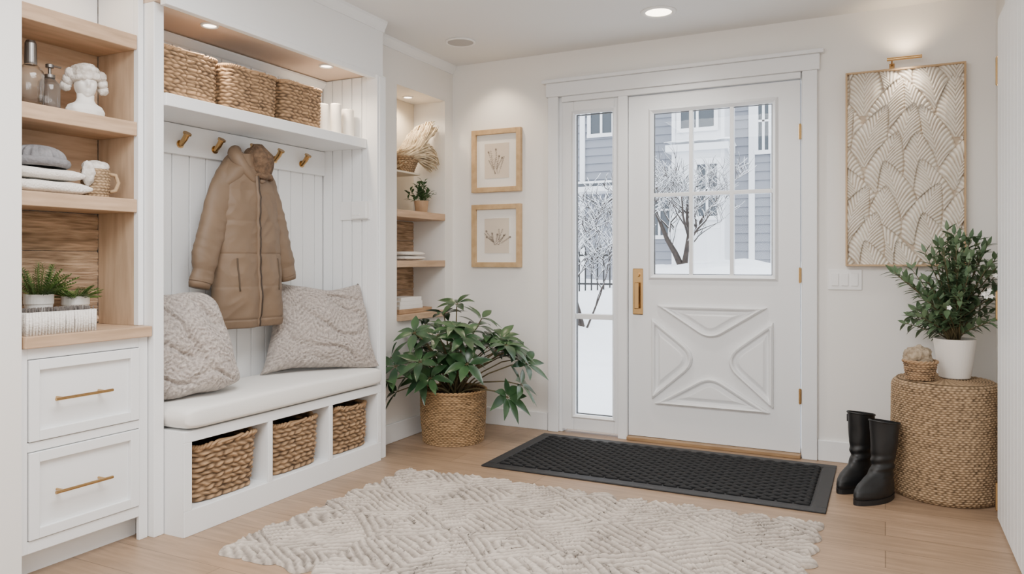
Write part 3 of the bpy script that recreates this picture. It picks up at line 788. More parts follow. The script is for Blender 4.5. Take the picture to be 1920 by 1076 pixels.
def hank(path, R, cnt, r):
    m = M(); P = [Vector(p) for p in path]; n = len(P)-1
    for k in range(cnt):
        a = rn.uniform(0,2*PI); q = R*rn.random()**.5; ph = rn.uniform(0,6); pts = []
        ln = rn.uniform(.8,1)
        for i in range(13):
            v = i/12*ln*n; j = min(int(v),n-1); p = P[j].lerp(P[j+1], v-j)
            w = q*(.45+.75*math.sin(PI*min(1,.12+.70*i/12)))
            pts.append(clampN(p+Vector((w*math.cos(a+.14*i),w*.55*math.sin(a+.14*i),w*math.sin(a+.14*i)))+Vector((.004*math.sin(ph+i*.9),.004*math.cos(ph+i*1.1),.003*math.sin(ph*2+i)))))
        m.tube(pts, [r*(1 if i < 11 else .6) for i in range(13)], 5)
    return m
build('tassel', hank([(-.01,-.05,.08),(.02,.01,.15),(.05,.06,.225),(.065,.12,.275),(.075,.19,.295)], .074, 190, .0036), PLUME, t, local=True, smooth=True)
build('tassel', hank([(-.0,-.06,.10),(.06,.01,.14),(.095,.06,.135),(.110,.11,.095),(.115,.15,.04)], .054, 130, .0036), PLUME, t, local=True, smooth=True)
m = M(); weave(m, .04,.04,.032,.032,.30,22,16,.004,n=2,su=5,sv=4,irr=.4)
t3 = thing('woven_vase', 'tall woven vase standing behind the woven bowl in the niche', 'vase', (-2.755,3.81,1.611))
build('body', m, RUSH, t3, local=True, smooth=True)
build('rim', rim(.033,.033,.302,.005,2,12), RUSH, t3, local=True, smooth=True)
t = thing('potted_plant', 'small leafy plant in a wooden pot on the upper niche shelf', 'potted plant', (-2.645,4.02,1.3625))
build('pot', M().lathe([(.034,0),(.038,.004),(.045,.06),(.046,.075),(.041,.075),(.039,.062),(.0001,.06)], 28), TAN, t, local=True)
rn = random.Random(3); m = M()
def clampP(p):
    p = Vector(p); return Vector((max(p.x,-2.815+2.645), min(max(p.y,3.67-4.02),4.19-4.02), min(p.z,.225)))
for k in range(28):
    a = rn.uniform(0,2*PI); el = rn.uniform(.3,1.45); d = Vector((math.cos(a)*math.cos(el),math.sin(a)*math.cos(el),math.sin(el)))
    L_ = rn.uniform(.07,.15 if el > 1 else .12); p0 = Vector((0,0,.062)); m.tube([p0,clampP(p0+d*L_*.5),clampP(p0+d*L_)], .0014, 4)
    for q in range(5):
        p = p0+d*L_*(.35+.65*q/4); b = rn.uniform(0,2*PI)
        m.leaf(p, d+Vector((math.cos(b),math.sin(b),.2)), (0,0,1), .045, .02, .3, n=3, clamp=clampP)
build('foliage', m, mat('mid_leaf', S(88,124,78), .5, c2=S(58,94,56), scale=14), t, local=True)
folded('folded_cloth', 'folded cream cloth on the middle niche shelf', 'cloth', (-2.69,3.90,1.061), .17,.22,.055, TOWEL, None)
setp(build('tray', M().box(-2.78,-2.59,3.70,4.06,.738,.752).box(-2.78,-2.772,3.70,4.06,.752,.765).box(-2.598,-2.59,3.70,4.06,.752,.765).box(-2.772,-2.598,3.70,3.708,.752,.765).box(-2.772,-2.598,4.052,4.06,.752,.765), TAN, loc=(-2.685,3.88,.738), bevel=.002), 'thin tan tray under the white books in the niche', 'tray')
z = .753
for k, (th, w, lb) in enumerate(((.030,.25,'white book lying at the bottom of the niche pile'),(.026,.24,'white book lying in the middle of the niche pile'),(.024,.22,'white book lying on top of the niche pile'))):
    b = thing('book', lb, 'book', (-2.685,3.865,z), 0, 'white books stacked in the niche')
    build('pages', M().box(-.068,.064,-w/2+.004,w/2-.004,.004,th-.004), PAGE, b, local=True)
    build('cover', M().box(-.07,.07,-w/2,w/2,0,.004).box(-.07,.07,-w/2,w/2,th-.004,th).box(.066,.071,-w/2,w/2,0,th), BOOKW, b, local=True, bevel=.001)
    z += th+.0005

# ---------------------------------------------------------------- pictures on the door wall
def sprig(kind):
    m = M(); rn = random.Random(kind+3)
    y0 = -.0135
    def lf(p, a, L_, W):
        d = Vector((math.cos(a),0,math.sin(a))); s = Vector((-d.z,0,d.x)); vs = []
        for i in range(6):
            t = i/5; w = W*math.sin(PI*(t*.94+.03))*.5; c = Vector(p)+d*L_*t
            vs += [c-s*w, c+s*w]
        m.add(vs, [(2*i,2*i+1,2*i+3,2*i+2) for i in range(5)])
    for k in range(8 if kind == 1 else 11):
        a = PI/2+(k-(3.5 if kind == 1 else 5))*(.14 if kind == 1 else .21); L_ = rn.uniform(.10,.165) if kind == 1 else rn.uniform(.065,.125)
        b = Vector((rn.uniform(-.018,.018),y0,-.085 if kind == 1 else -.06)); d = Vector((math.cos(a),0,math.sin(a)))
        m.tube([b, b+d*L_*.5+Vector((rn.uniform(-.005,.005),0,0)), b+d*L_], .0005, 4)
        for q in range(8):
            p = b+d*L_*(.3+.7*q/8)
            for sg in (-1,1): lf(p, a+sg*rn.uniform(.5,1.0), rn.uniform(.006,.011), .0022)
        if k % 2 == 0:
            for q in range(7): lf(b+d*L_, 2*PI*q/7+k, .009, .0026)
    return m
for z0, kd, lb in ((1.5,1,'maple framed botanical print hung above another on the door wall'),(1.016,2,'maple framed botanical print hung below another on the door wall')):
    w, h = .357, .405
    t = thing('framed_print', lb, 'picture', (-2.243,YB-.001,z0), 0, 'framed botanical prints')
    hw = w/2; fw = .032
    m = M().box(-hw,-hw+fw,-.03,0,0,h).box(hw-fw,hw,-.03,0,0,h).box(-hw+fw,hw-fw,-.03,0,0,fw).box(-hw+fw,hw-fw,-.03,0,h-fw,h)
    build('frame', m, FRAMEW, t, local=True, bevel=.002)
    build('mount', M().box(-hw+fw,hw-fw,-.010,-.004,fw,h-fw), MATB, t, local=True)
    pr = build('print', M().box(-.088,.088,-.0125,-.010,h/2-.112,h/2+.112), PAPER, t, local=True)
    m = sprig(kd); m.v = [(v[0],v[1],v[2]+h/2) for v in m.v]
    build('drawing', m, INK, pr, local=True)

# carved art panel
t = thing('art_panel', 'tall carved cream leaf relief panel hung right of the front door', 'artwork', (.084,4.299,1.03))
aw, ah = .538, 1.0
def relief(x, z):
    ch = .135; cw = .165; FH = .310
    for i in range(int((z-FH)//ch)-1, int(z//ch)+3):
        zb = i*ch-.05
        off = (i % 2)*.5*cw
        k = round((x-off)/cw)
        for kk in (k-1,k,k+1):
            hsh = (math.sin(i*12.9+kk*78.2)*43758.5) % 1
            xc = kk*cw+off+.012*(hsh-.5)
            hgt = z-zb-.025*hsh
            if hgt < 0 or hgt > FH: continue
            dx = x-xc-(hsh-.5)*1.0*hgt*hgt/FH; f = hgt/FH; ax = abs(dx)
            w = .092*max(0,math.sin(PI*min(1,f**.60)))**.7
            if ax <= w:
                e = 1-ax/max(w,1e-5)
                q = (hgt-1.9*ax+9*dx*dx)/.0235+.22*noise.noise(Vector((x*18,z*18,i)))
                vein = (.5+.5*math.cos(2*PI*q))**.55
                mid = math.exp(-(dx/.0035)**2)
                return min(1,.25+e*6)*(.24+.76*vein)*(1-.15*mid), e, f
    return .15, 0, 0
def fn(u, v):
    x = (u-.5)*(aw-.016); z = .008+v*(ah-.016)
    r, e, f = relief(x+.02, z)
    n_ = noise.noise(Vector((x*18,z*18,0)))
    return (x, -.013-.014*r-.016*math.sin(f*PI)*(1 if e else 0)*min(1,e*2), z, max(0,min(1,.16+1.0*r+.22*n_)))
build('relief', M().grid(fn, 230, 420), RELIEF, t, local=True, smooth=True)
m = M().box(-aw/2,-aw/2+.009,-.046,0,0,ah).box(aw/2-.009,aw/2,-.046,0,0,ah).box(-aw/2+.009,aw/2-.009,-.046,0,0,.009).box(-aw/2+.009,aw/2-.009,-.046,0,ah-.009,ah)
build('frame', m, mat('pale_wood_frame', S(206,178,136), .45), t, local=True, bevel=.001)
build('backing', M().box(-aw/2+.009,aw/2-.009,-.010,-.002,.009,ah-.009), TAN, t, local=True)
t = thing('picture_light', 'small brass picture light above the carved relief panel', 'picture light', (.085,4.299,2.04))
build('bracket', M().tube([(-.055,-.003,.012),(-.055,-.04,.030),(-.055,-.075,.030)], .004, 8).box(-.067,-.043,-.006,0,.0,.024), BRASS, t, local=True, bevel=.001)
build('tube_shade', M().tube([(-.078,-.075,.030),(.078,-.075,.030)], .0085, 16), BRASS, t, local=True)

# switch plate
t = thing('light_switch', 'white triple rocker switch plate right of the front door', 'light switch', (-.19,4.299,.905))
build('plate', M().box(-.082,.082,-.007,0,0,.108), PLAST, t, local=True, bevel=.003)
for k in (-1,0,1):
    build('rocker', M().box(k*.047-.017,k*.047+.017,-.012,-.007,.021,.087), PLAST, t, local=True, bevel=.002)

# ---------------------------------------------------------------- floor plant
t = thing('potted_plant', 'large dark green leafy plant in a woven basket by the niche', 'potted plant', (-2.285,3.815,0))
m = M(); weave(m, .175,.175,.191,.191,.30,30,44,.006,n=2,su=6,sv=5,bulge=.03,diag=.5,irr=.7)
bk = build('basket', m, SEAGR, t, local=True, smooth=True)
build('rim', rim(.192,.192,.30,.007,2,48), SEAGR, bk, local=True, smooth=True)
build('soil', M().lathe([(.0001,.262),(.172,.262),(.172,.25)], 32), SOIL, t, local=True)
def clampF(p):
    p = Vector(p); ox, oy = -2.285, 3.815
    wx, wy = p.x+ox, p.y+oy
    if wy > 4.262: wy = 4.262
    lim = -2.54 if wy > 3.37 else -2.395
    if wx < lim: wx = lim
    return Vector((wx-ox, wy-oy, max(p.z,.02)))
rn = random.Random(21); fo = M(); st = M()
RT = Vector((.8953,.4454,0)); FW = Vector((-.4454,.8953,0))
heads = []
for k in range(32):
    l = rn.uniform(-.32,.36); f = rn.uniform(-.30,.22); z = rn.uniform(.38,.70)
    if abs(l) > .22 and z > .58: z -= .14
    heads.append((l,f,z))
heads += [(.02,0,.80),(-.06,.05,.74),(.36,-.05,.48),(.43,-.08,.46),(.40,-.10,.34),(-.36,-.12,.50),(-.34,-.15,.38),(.32,-.16,.28),(-.30,-.2,.32),(.17,-.05,.72),(-.2,0,.62),(.28,-.02,.60)]
for l, f, z in heads:
    h = clampF(RT*l+FW*f+Vector((0,0,z)))
    b = Vector((rn.uniform(-.04,.04),rn.uniform(-.04,.04),.262))
    midp = b.lerp(h,.5)+Vector((0,0,.05))-(h-b)*.08
    st.tube([b, clampF(b.lerp(midp,.5)+Vector((0,0,.015))), clampF(midp), clampF(midp.lerp(h,.6)+Vector((0,0,.015))), h], [.006,.005,.0045,.004,.003], 6)
    ax = ((h-b).normalized()*.7+Vector((0,0,.55))+Vector((rn.uniform(-.4,.4),rn.uniform(-.4,.4),0))-FW*.25).normalized()
    e1 = ax.orthogonal().normalized(); e2 = ax.cross(e1)
    n = rn.choice((6,7,8)); a0 = rn.uniform(0,2*PI)
    for q in range(n):
        a = a0+2*PI*q/n; d = e1*math.cos(a)+e2*math.sin(a)+ax*rn.uniform(.05,.50)
        b0 = h+d.normalized()*.012
        st.tube([h, b0], .0016, 4)
        fo.leaf(b0, d, ax, rn.uniform(.105,.150), rn.uniform(.042,.056), rn.uniform(.10,.50), n=7, fold=.25, clamp=clampF, pw=.85)
build('foliage', fo, LEAFD, t, local=True, smooth=True)
build('stems', st, STEM, t, local=True, smooth=True)

# ---------------------------------------------------------------- woven stool, pot, small basket
t = thing('woven_stool', 'cylindrical woven rush stool in the right corner', 'stool', (.24,3.92,0))
RS, HS = .211, .52
NU = 420; NV = 260
def fn(u, v):
    cu_, su_ = math.cos(2*PI*u), math.sin(2*PI*u)
    z = HS*v; rr = max(0,v*52+.4*noise.noise(Vector((cu_*3,su_*3,v*5)))*min(1,v*8)*min(1,(1-v)*8)); r = int(min(rr,51.999)); f = min(1,rr-r)
    k = u*60+.5*(r % 2)+.3*noise.noise(Vector((cu_*5,su_*5,r*2.1)))
    rope = max(0,math.sin(PI*f))**.6; tw = .5+.5*math.cos(2*PI*k)
    nz = noise.noise(Vector((cu_*12,su_*12,r*1.7)))
    d = .0052*rope*(.40+.60*tw)+.002*nz
    e = 1
    if v < .05: e = 1-.07*(1-v/.05)**2
    if v > .95: e = 1-.09*((v-.95)/.05)**2
    R = (RS*(1+.02*math.sin(PI*v))+d)*e
    return (R*cu_, R*su_, z, max(0,min(1,rope**1.1*(.28+.72*tw)+.38*nz)))  # gaps between cords get painted shade through the colour
m = M().grid(fn, NU, NV, cu=True); m.f.append(tuple(range(NU))[::-1])
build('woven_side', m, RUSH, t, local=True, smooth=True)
def fn(u, v):
    s_ = abs(math.sin(PI*(v*16+u))); c_ = .5+.5*math.cos(2*PI*u*40)
    return ((RS*.925*v)*math.cos(2*PI*u), (RS*.925*v)*math.sin(2*PI*u), HS-.001+.005*s_*(.5+.5*c_), s_*(.4+.6*c_))
m = M().grid(fn, 200, 80, cu=True)
build('woven_top', m, RUSH, t, local=True, smooth=True)

t = thing('potted_shrub', 'leafy green shrub with small white blossoms in a white pot on the stool', 'potted plant', (.283,3.965,.5255))
build('pot', M().lathe([(.060,0),(.064,.004),(.086,.17),(.087,.178),(.079,.178),(.077,.165),(.0001,.162)], 40), CERAM, t, local=True, smooth=False)
build('soil', M().lathe([(.0001,.166),(.077,.164),(.077,.16)], 24), SOIL, t, local=True)
def clampS(p):
    p = Vector(p); wx, wy = p.x+.283, p.y+3.965
    return Vector((min(wx,.465)-.283, min(wy,4.235)-3.965, p.z))
rn = random.Random(17); fo = M(); st = M(); fl = M()
for k in range(72):
    a = rn.uniform(0,2*PI); sp = rn.uniform(.04,.27); z = rn.uniform(.30,.67)-sp*.36
    if k < 6: sp = .03+.02*k; z = .67-.02*k
    b = Vector((rn.uniform(-.02,.02),rn.uniform(-.02,.02),.16)); top = clampS(Vector((math.cos(a)*sp,math.sin(a)*sp,z)))
    md = b.lerp(top,.5)-Vector((math.cos(a),math.sin(a),0))*sp*.2
    pts = [b, b.lerp(md,.5), md, md.lerp(top,.55), top]
    st.tube(pts, [.004,.0035,.003,.0025,.0015], 5)
    for q in range(19):
        v = .36+.64*q/18; kk = min(3,int(v*4)); p = pts[kk].lerp(pts[kk+1], v*4-kk); d = (pts[kk+1]-pts[kk]).normalized()
        b2 = q*2.4+rn.uniform(-.4,.4); o = d.orthogonal().normalized(); o2 = d.cross(o)
        dd = d*.8+o*math.cos(b2)+o2*math.sin(b2)
        fo.leaf(p, dd, (0,0,1), rn.uniform(.046,.070), rn.uniform(.020,.027), rn.uniform(.0,.25), n=4, fold=.3, clamp=clampS)
    fo.leaf(top, (top-md), (0,1,.2), .05, .018, 0, n=4, clamp=clampS)
for (l, f, z) in ((-.005,-.235,.38),(.003,-.23,.395),(.014,-.24,.382),(-.016,-.235,.392),(.005,-.24,.408),(.125,-.18,.35),(.115,-.19,.362),(-.13,-.18,.33),(.05,-.21,.47)):
    c = RT*l+FW*f+Vector((0,0,z))
    for q in range(5):
        a = 2*PI*q/5; fl.leaf(c, Vector((math.cos(a),-.6,math.sin(a))), (0,-1,0), .013, .010, 0, n=3)
build('foliage', fo, LEAFB, t, local=True, smooth=True)
build('stems', st, STEM, t, local=True, smooth=True)
build('blossoms', fl, FLOWER, t, local=True)

t = thing('small_basket', 'little round woven basket with a crumpled beige mesh cloth on the stool', 'basket', (.14,3.835,.5255))
m = M(); weave(m, .054,.054,.066,.066,.082,8,22,.0055,n=2,su=6,sv=5,irr=.6); build('body', m, WICKER, t, local=True, smooth=True)
build('liner', liner(.054,.054,.066,.066,.080,2,0,.008), WICKIN, t, local=True)
build('rim', rim(.067,.067,.082,.006,2,22), WICKER, t, local=True, smooth=True)
def crump(u, v):
    a = 2*PI*u; b = PI*(v-.5)
    d = Vector((math.cos(b)*math.cos(a), math.cos(b)*math.sin(a), math.sin(b)))
    k = 1+.22*ridged(d*1.7+Vector((3,1,4)))+.10*ridged(d*4.3)
    return (d.x*.050*k-.008, d.y*.046*k, .098+d.z*.046*k)
build('mesh_cloth', M().grid(crump, 80, 50, cu=True), MESHC, t, local=True, smooth=True)

# ---------------------------------------------------------------- boots
def boot(label, loc, rz, lean):
    t = thing('boot', label, 'boot', loc, rz, 'black rubber boots beside the stool')
    tab = [(.018,-.070,.196,.043),(.035,-.073,.200,.047),(.055,-.072,.194,.047),(.075,-.069,.172,.045),(.092,-.065,.136,.042),(.11,-.060,.100,.040),(.13,-.055,.076,.040),(.155,-.055,.065,.042),(.2,-.059,.060,.047),(.26,-.065,.062,.053),(.32,-.069,.065,.056),(.352,-.071,.067,.058)]
    def fn(u, v, ins=0):
        z = .018+(.328)*v; b, f, w = lerp_tab(tab, z); b += ins; f -= ins; w -= ins
        a = 2*PI*u; cy = (b+f)/2; hl = (f-b)/2
        c, s = math.cos(a), math.sin(a)
        y = cy+hl*c; x = w*s
        if z < .10:
            tt = (y-b)/(f-b); x *= (.84+.28*math.sin(PI*min(1,tt*.95)**1.0)) if tt < .97 else .88
        zz = z+(.010*c if z > .31 else 0)
        env = max(0,1-abs(z-.15)/.07)
        cr = .0040*math.sin(z*150+1.5*math.sin(a))*env+.004*noise.noise(Vector((x*18,y*18,z*14+lean*30)))*min(1,z/.1)
        return (x+lean*(z-.1 if z > .1 else 0)+cr*s, y+cr*c, zz)
    m = M().grid(fn, 48, 80, cu=True)
    build('upper', m, BLACKR, t, local=True, smooth=True)
    m = M().grid(lambda u, v: fn(u, .45+.55*v, .005), 44, 20, cu=True); m.f.append(tuple(range(44)))
    build('lining', m, IRON, t, local=True, smooth=True)
    def so(u, v):
        x, y, z = fn(u, 0.02, -.003); return (x, y, .022*v)
    m = M().grid(so, 44, 3, cu=True); m.f.append(tuple(range(44))[::-1]); m.f.append(tuple(range(44*3,44*4)))
    build('sole', m, IRON, t, local=True)
    pts = [fn(i/44, .985) for i in range(45)]
    build('top_band', M().tube(pts, .0042, 6, cap=False), BLACKR, t, local=True, smooth=True)
    m = M().box(.052+lean*.2,.064+lean*.2,-.012,.012,.295,.33)
    build('pull_tab', m, BLACKR, t, local=True, bevel=.002)
    return t
boot('black rubber boot nearest the front door', (-.098,3.885,0), PI-.48, .03)
boot('black rubber boot nearest the woven stool', (-.010,3.735,0), PI-.56, -.03)

# ---------------------------------------------------------------- door mat
t = thing('door_mat', 'black ribbed rubber mat in front of the front door', 'door mat', (-1.03,3.785,0))
x0,x1,y0,y1 = -1.862,-.222,3.385,4.185
m = M()
bw = .06
for a,b,c,d in ((x0,x1,y0,y0+bw),(x0,x1,y1-bw,y1),(x0,x0+bw,y0+bw,y1-bw),(x1-bw,x1,y0+bw,y1-bw)): m.box(a,b,c,d,.0005,.009)
build('border', m, MATR, t, bevel=.003)
build('base', M().box(x0+bw,x1-bw,y0+bw,y1-bw,.0005,.005), MATR, t)
m = M(); ny = 25; dy = (y1-y0-2*bw-.012)/ny
for r_ in range(ny):
    y = y0+bw+.006+dy*(r_+.5); x = x0+bw+.008+(.036 if r_ % 2 else 0)
    while x < x1-bw-.03:
        L_ = min(.062, x1-bw-.008-x)
        pts = [(x+L_*q/5, y, .0055+.005*math.sin(PI*(q+.4)/5.8)) for q in range(6)]
        m.tube(pts, [.005,.0078,.0088,.0088,.0078,.005], 8); x += .072
build('ribs', m, MATF, t, smooth=True)

# ---------------------------------------------------------------- rug
rx0, rx1, ry0, ry1 = -2.18,-.215,1.95,3.215
def rug():
    NX, NY = 640, 430
    def edge(p, s, amp=.075):
        lob = abs(math.sin(p*PI/.13+s*1.7+1.3*noise.noise(Vector((p*2.6,s,0)))))**.45
        return amp*(lob-1)*(.7+.7*noise.noise(Vector((p*3.3,s,8))))+.035*noise.noise(Vector((p*2.1,s*5,3)))+.032*noise.noise(Vector((p*11,s*5,1)))
    def fn(u, v):
        xu = rx0+(rx1-rx0)*u; yv = ry0+(ry1-ry0)*v
        tilt = .06*(u-.55)
        xl, xr = rx0-edge(yv,1), rx1+edge(yv,2); yb, yt = ry0-edge(xu,3), ry1+tilt+edge(xu,4)
        x = xl+(xr-xl)*u; y = yb+(yt-yb)*v
        wx = x+.04*noise.noise(Vector((x*3,y*3,0))); wy = y+.04*noise.noise(Vector((x*3,y*3,9)))
        cw, chh = .50, .38
        a = wx/cw; b = wy/chh
        fa, fb = (a % 1)-.5, (b % 1)-.5
        ia, ib = math.floor(a), math.floor(b)
        dd = abs(fa)+abs(fb)
        hs = (math.sin(ia*12.9898+ib*78.233)*43758.5453) % 1
        q = dd*9.5 if dd < .5 or hs < .45 else ((a-b)*8.5 if fa*fb > 0 else (a+b)*8.5)
        q += .26*noise.noise(Vector((x*15,y*15,7)))
        k1 = .5+.5*math.cos(2*PI*q)
        bead = .5+.5*math.cos(2*PI*((a-b)*20 if fa*fb < 0 else (a+b)*20))
        n1 = noise.noise(Vector((x*70,y*70,2))); n2 = noise.noise(Vector((x*13,y*13,4))); n3 = noise.noise(Vector((x*4,y*4,8)))
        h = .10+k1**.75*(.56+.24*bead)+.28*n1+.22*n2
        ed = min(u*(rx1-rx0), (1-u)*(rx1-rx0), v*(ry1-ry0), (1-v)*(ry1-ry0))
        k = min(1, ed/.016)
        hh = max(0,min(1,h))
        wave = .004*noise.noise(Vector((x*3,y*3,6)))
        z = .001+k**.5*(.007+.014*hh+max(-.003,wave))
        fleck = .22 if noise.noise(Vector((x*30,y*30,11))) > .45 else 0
        return (x, y, z, max(0,min(1,.18+.82*hh+.20*n3-fleck)))  # height darkens the grooves with painted cavity shade, plus random flecks
    return M().grid(fn, NX, NY)
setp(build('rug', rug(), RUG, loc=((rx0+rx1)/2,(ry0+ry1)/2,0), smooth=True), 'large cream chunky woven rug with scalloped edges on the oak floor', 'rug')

# ---------------------------------------------------------------- lights: fixtures, lamps and added fills
def downlight(label, loc, r, group):
    t = thing('recessed_light', label, 'ceiling light', loc, 0, group)
    build('trim_ring', M().lathe([(r,0),(r,-.004),(r*.93,-.008),(r*.74,-.006),(r*.72,0)], 40), PLAST, t, local=True, smooth=True)
    build('lens', M().lathe([(.0001,-.003),(r*.74,-.003),(r*.74,-.001)], 36), LAMP, t, local=True)
    return t
downlight('large round recessed ceiling light above the front door', (-1.054,3.826,ZC), .092, None)
downlight('small recessed light in the alcove soffit above the first wicker basket', (-2.545,2.26,2.05), .037, 'small lights in the alcove soffit')
downlight('small recessed light in the alcove soffit above the candles', (-2.545,2.995,2.05), .037, 'small lights in the alcove soffit')
downlight('small recessed light in the top of the shelf niche', (-2.72,3.98,2.10), .035, None)
t = thing('ceiling_speaker', 'flat round pale grille on the ceiling above the framed prints', 'ceiling speaker', (-2.245,3.83,ZC))
build('ring', M().lathe([(.09,0),(.09,-.006),(.082,-.010),(.076,-.006),(.076,-.001)], 40), PLAST, t, local=True, smooth=True)
build('grille', M().lathe([(.0001,-.006),(.076,-.006),(.076,-.002)], 36), mat('grille_grey', S(206,204,202), .7, bscale=400, bstr=.6), t, local=True)

def lamp(kind, name, loc, rot, energy, color=(1,1,1), size=.1, size_y=None, angle=1.6, blend=.8):
    l = bpy.data.lights.new(name, kind); l.energy = energy; l.color = color
    if kind == 'AREA':
        l.size = size
        if size_y: l.shape = 'RECTANGLE'; l.size_y = size_y
    elif kind == 'SPOT':
        l.spot_size = angle; l.spot_blend = blend; l.shadow_soft_size = size
    else: l.shadow_soft_size = size
    o = bpy.data.objects.new(name, l); C.objects.link(o); o.location = loc; o.rotation_euler = rot
    return o
WARM = (1,.81,.60)
lamp('AREA','rear_fill',(-.9,-1.2,1.75),(math.radians(84),0,math.radians(3)),46,(.985,.99,1),2.4,1.6)  # added soft fill behind the camera, no fixture there
lamp('AREA','overhead_fill',(-1.1,1.3,2.32),(0,0,0),82,(.985,.99,1),1.4,1.2)  # added overhead fill to brighten the hall, unseen and without a fixture
lamp('SPOT','door_downlight',(-1.054,3.826,2.33),(0,0,0),42,(1,.96,.90),.06,angle=2.4)
for yy in (2.26,2.995): lamp('SPOT','soffit_lamp',(-2.545,yy,2.03),(0,0,0),15,WARM,.03,angle=2.7)
lamp('SPOT','niche_lamp',(-2.70,3.98,2.08),(0,0,0),12,WARM,.03,angle=2.6)
lamp('SPOT','picture_wash',(-2.22,4.05,2.32),(math.radians(12),0,0),15,WARM,.03,angle=1.7)
lamp('SPOT','art_lamp',(.09,4.215,2.10),(math.radians(160),0,0),2.4,(1,.76,.50),.03,angle=2.4)
lamp('SPOT','art_rake_lamp',(.09,4.185,2.050),(math.radians(18),0,0),3.4,(1,.88,.74),.03,angle=2.2)
lamp('SPOT','shelf_warm_fill',(-2.60,1.71,2.30),(0,0,0),7,WARM,.03,angle=2.0)  # added warm glow on the oak shelves, no fixture above them

# ---------------------------------------------------------------- outdoors
def ss(t): t = max(0,min(1,t)); return t*t*(3-2*t)
def gz(x, y):
    z = -.12+.75*ss((y-5)/7.5)+.38*ss((x+4.3)/1.0)*ss((y-8)/5)
    return z+.18*noise.noise(Vector((x*.9,y*.7,0)))*ss((y-4.6)/1.5)+.07*noise.noise(Vector((x*2.5,y*2.2,5)))*ss((y-4.5)/.8)
m = M().grid(lambda u, v: (-13+18*u, 4.46+10.8*v, gz(-13+18*u, 4.46+10.8*v)), 160, 140)
setp(build('snow_ground', m, SNOW, smooth=True, loc=(-4,10,0)), 'deep snow lying on the yard outside', 'snow', kind='stuff')

t = thing('house', 'grey clapboard house with white bay across the snowy yard', 'house', (-4,16.5,0))
m = M(); z = 0
while z < 8:
    m.prism([(0,z),(-.035,z),(-.006,z+.18),(0,z+.18)], lambda p:(-11,16+p[0],p[1]), lambda p:(3,16+p[0],p[1])); z += .18
m.box(-11,3,16,17,0,8)
build('siding', m, SIDING, t)
m = M().box(-3.95,-2.88,15.35,15.97,.2,8)
for x in (-3.95,-2.96): m.box(x,x+.08,15.33,15.35,.2,8)
for z in (1.70,3.46,5.0): m.box(-3.87,-2.96,15.335,15.35,z,z+.08)
build('bay', m, TRIMW, t, bevel=.01)
for x in (-2.45,-2.02,-6.15,-1.2):
    build('corner_board', M().box(x-.06,x+.06,15.93,15.972,0,8), TRIMW, t)
def hwin(x0,x1,z0,z1,y):
    m = M().box(x0-.08,x1+.08,y-.05,y,z1,z1+.12).box(x0-.08,x1+.08,y-.06,y,z0-.08,z0).box(x0-.08,x0,y-.045,y,z0,z1).box(x1,x1+.08,y-.045,y,z0,z1).box((x0+x1)/2-.025,(x0+x1)/2+.025,y-.04,y,z0,z1).box(x0,x1,y-.04,y,(z0+z1)/2-.02,(z0+z1)/2+.02)
    w = build('window', m, TRIMW, t)
    build('pane', M().box(x0,x1,y-.012,y-.002,z0,z1), DGLASS, w)
hwin(-3.75,-3.08,3.75,4.75,15.33); hwin(-3.42,-3.02,1.95,3.0,15.33); hwin(-5.95,-5.45,3.9,5.0,15.97); hwin(-2.32,-2.12,3.3,4.5,15.97); hwin(-4.6,-4.15,1.6,2.7,15.97); hwin(-7.6,-6.8,1.9,3.2,15.97)
build('ledge', M().box(-4.05,-2.78,15.2,15.97,3.28,3.42), TRIMW, t)
m = M().grid(lambda u, v: (-4.08+1.33*u, 15.17+.8*v, 3.42+.14*math.sin(PI*min(1,.15+.85*v))*(.7+.3*noise.noise(Vector((u*6,v*2,0))))), 24, 10)
build('ledge_snow', m, SNOW, t, smooth=True)
build('porch_roof', M().box(-6.6,-4.9,15.3,15.97,2.55,2.66), TRIMW, t)
m = M().grid(lambda u, v: (-6.65+1.8*u, 15.27+.7*v, 2.66+.14*math.sin(PI*min(1,.15+.85*v))), 24, 10); build('porch_snow', m, SNOW, t, smooth=True)

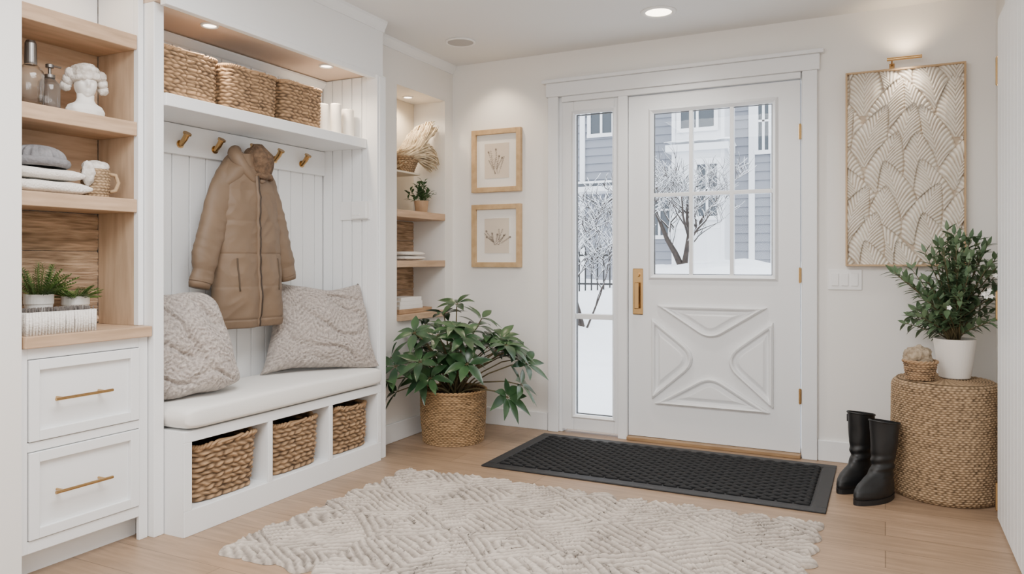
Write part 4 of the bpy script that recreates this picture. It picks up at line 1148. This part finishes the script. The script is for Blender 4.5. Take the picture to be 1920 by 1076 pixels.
# railing near the sidelight tree
FY = 10.4
t = thing('fence', 'black iron picket fence standing in the snow outside', 'fence', (-4.0,FY,.4))
for z in (.70,1.12): build('rail', M().box(-5.2,-2.95,FY-.012,FY+.014,z,z+.028), IRON, t)
x = -5.2
while x < -2.92:
    build('picket', M().tube([(x,FY,.25),(x,FY,1.19)], .011, 6), IRON, t); x += .095

def tree(label, x, y, H, seed, kids, dep, rr0):
    rn = random.Random(seed); mb = M(); ms = M(); z0 = gz(x,y)-.05
    def br(p, d, L_, r, k):
        pts = [Vector(p)]; dd = Vector(d)
        for i in range(4):
            dd = (dd+Vector((rn.uniform(-.22,.22),rn.uniform(-.22,.22),rn.uniform(-.05,.16)))).normalized(); pts.append(pts[-1]+dd*L_/4)
        rr = [r*(1-.16*i) for i in range(5)]
        mb.tube(pts, rr, 5)
        if abs((pts[-1]-pts[0]).normalized().z) < .90:
            ms.tube([q+Vector((0,0,rr[i]*.9+.002)) for i, q in enumerate(pts)], [max(.003,q*.72) for q in rr], 5)
        if k > 0:
            for j in range(kids):
                v = rn.uniform(.3,1); i = min(3,int(v*4)); q = pts[i].lerp(pts[i+1], v*4-i)
                a = rn.uniform(0,2*PI); nd = (dd*.75+Vector((math.cos(a),math.sin(a),rn.uniform(-.1,.5)))*.8).normalized()
                br(q, nd, L_*rn.uniform(.55,.8), max(.0045,rr[i]*.58), k-1)
    t = thing('bare_tree', label, 'tree', (x,y,z0), 0, 'bare snowy trees outside')
    for j in range(3):
        br((x+.03*j-.03,y,z0), (.25*(j-1),rn.uniform(-.1,.1),1), H*.42, rr0-.01*j, dep)
    build('branches', mb, BARK, t); build('snow', ms, SNOW, t)
tree('bare snow-covered tree seen through the front door panes', -2.95, 12.2, 2.5, 4, 4, 4, .06)
tree('bare snow-covered tree seen through the upper sidelight glass', -3.30, 8.6, 2.2, 9, 4, 4, .035)

w = bpy.data.worlds.new('sky'); SC.world = w; w.use_nodes = True
bg = w.node_tree.nodes['Background']; bg.inputs['Color'].default_value = (.90,.95,1,1); bg.inputs['Strength'].default_value = 4.0
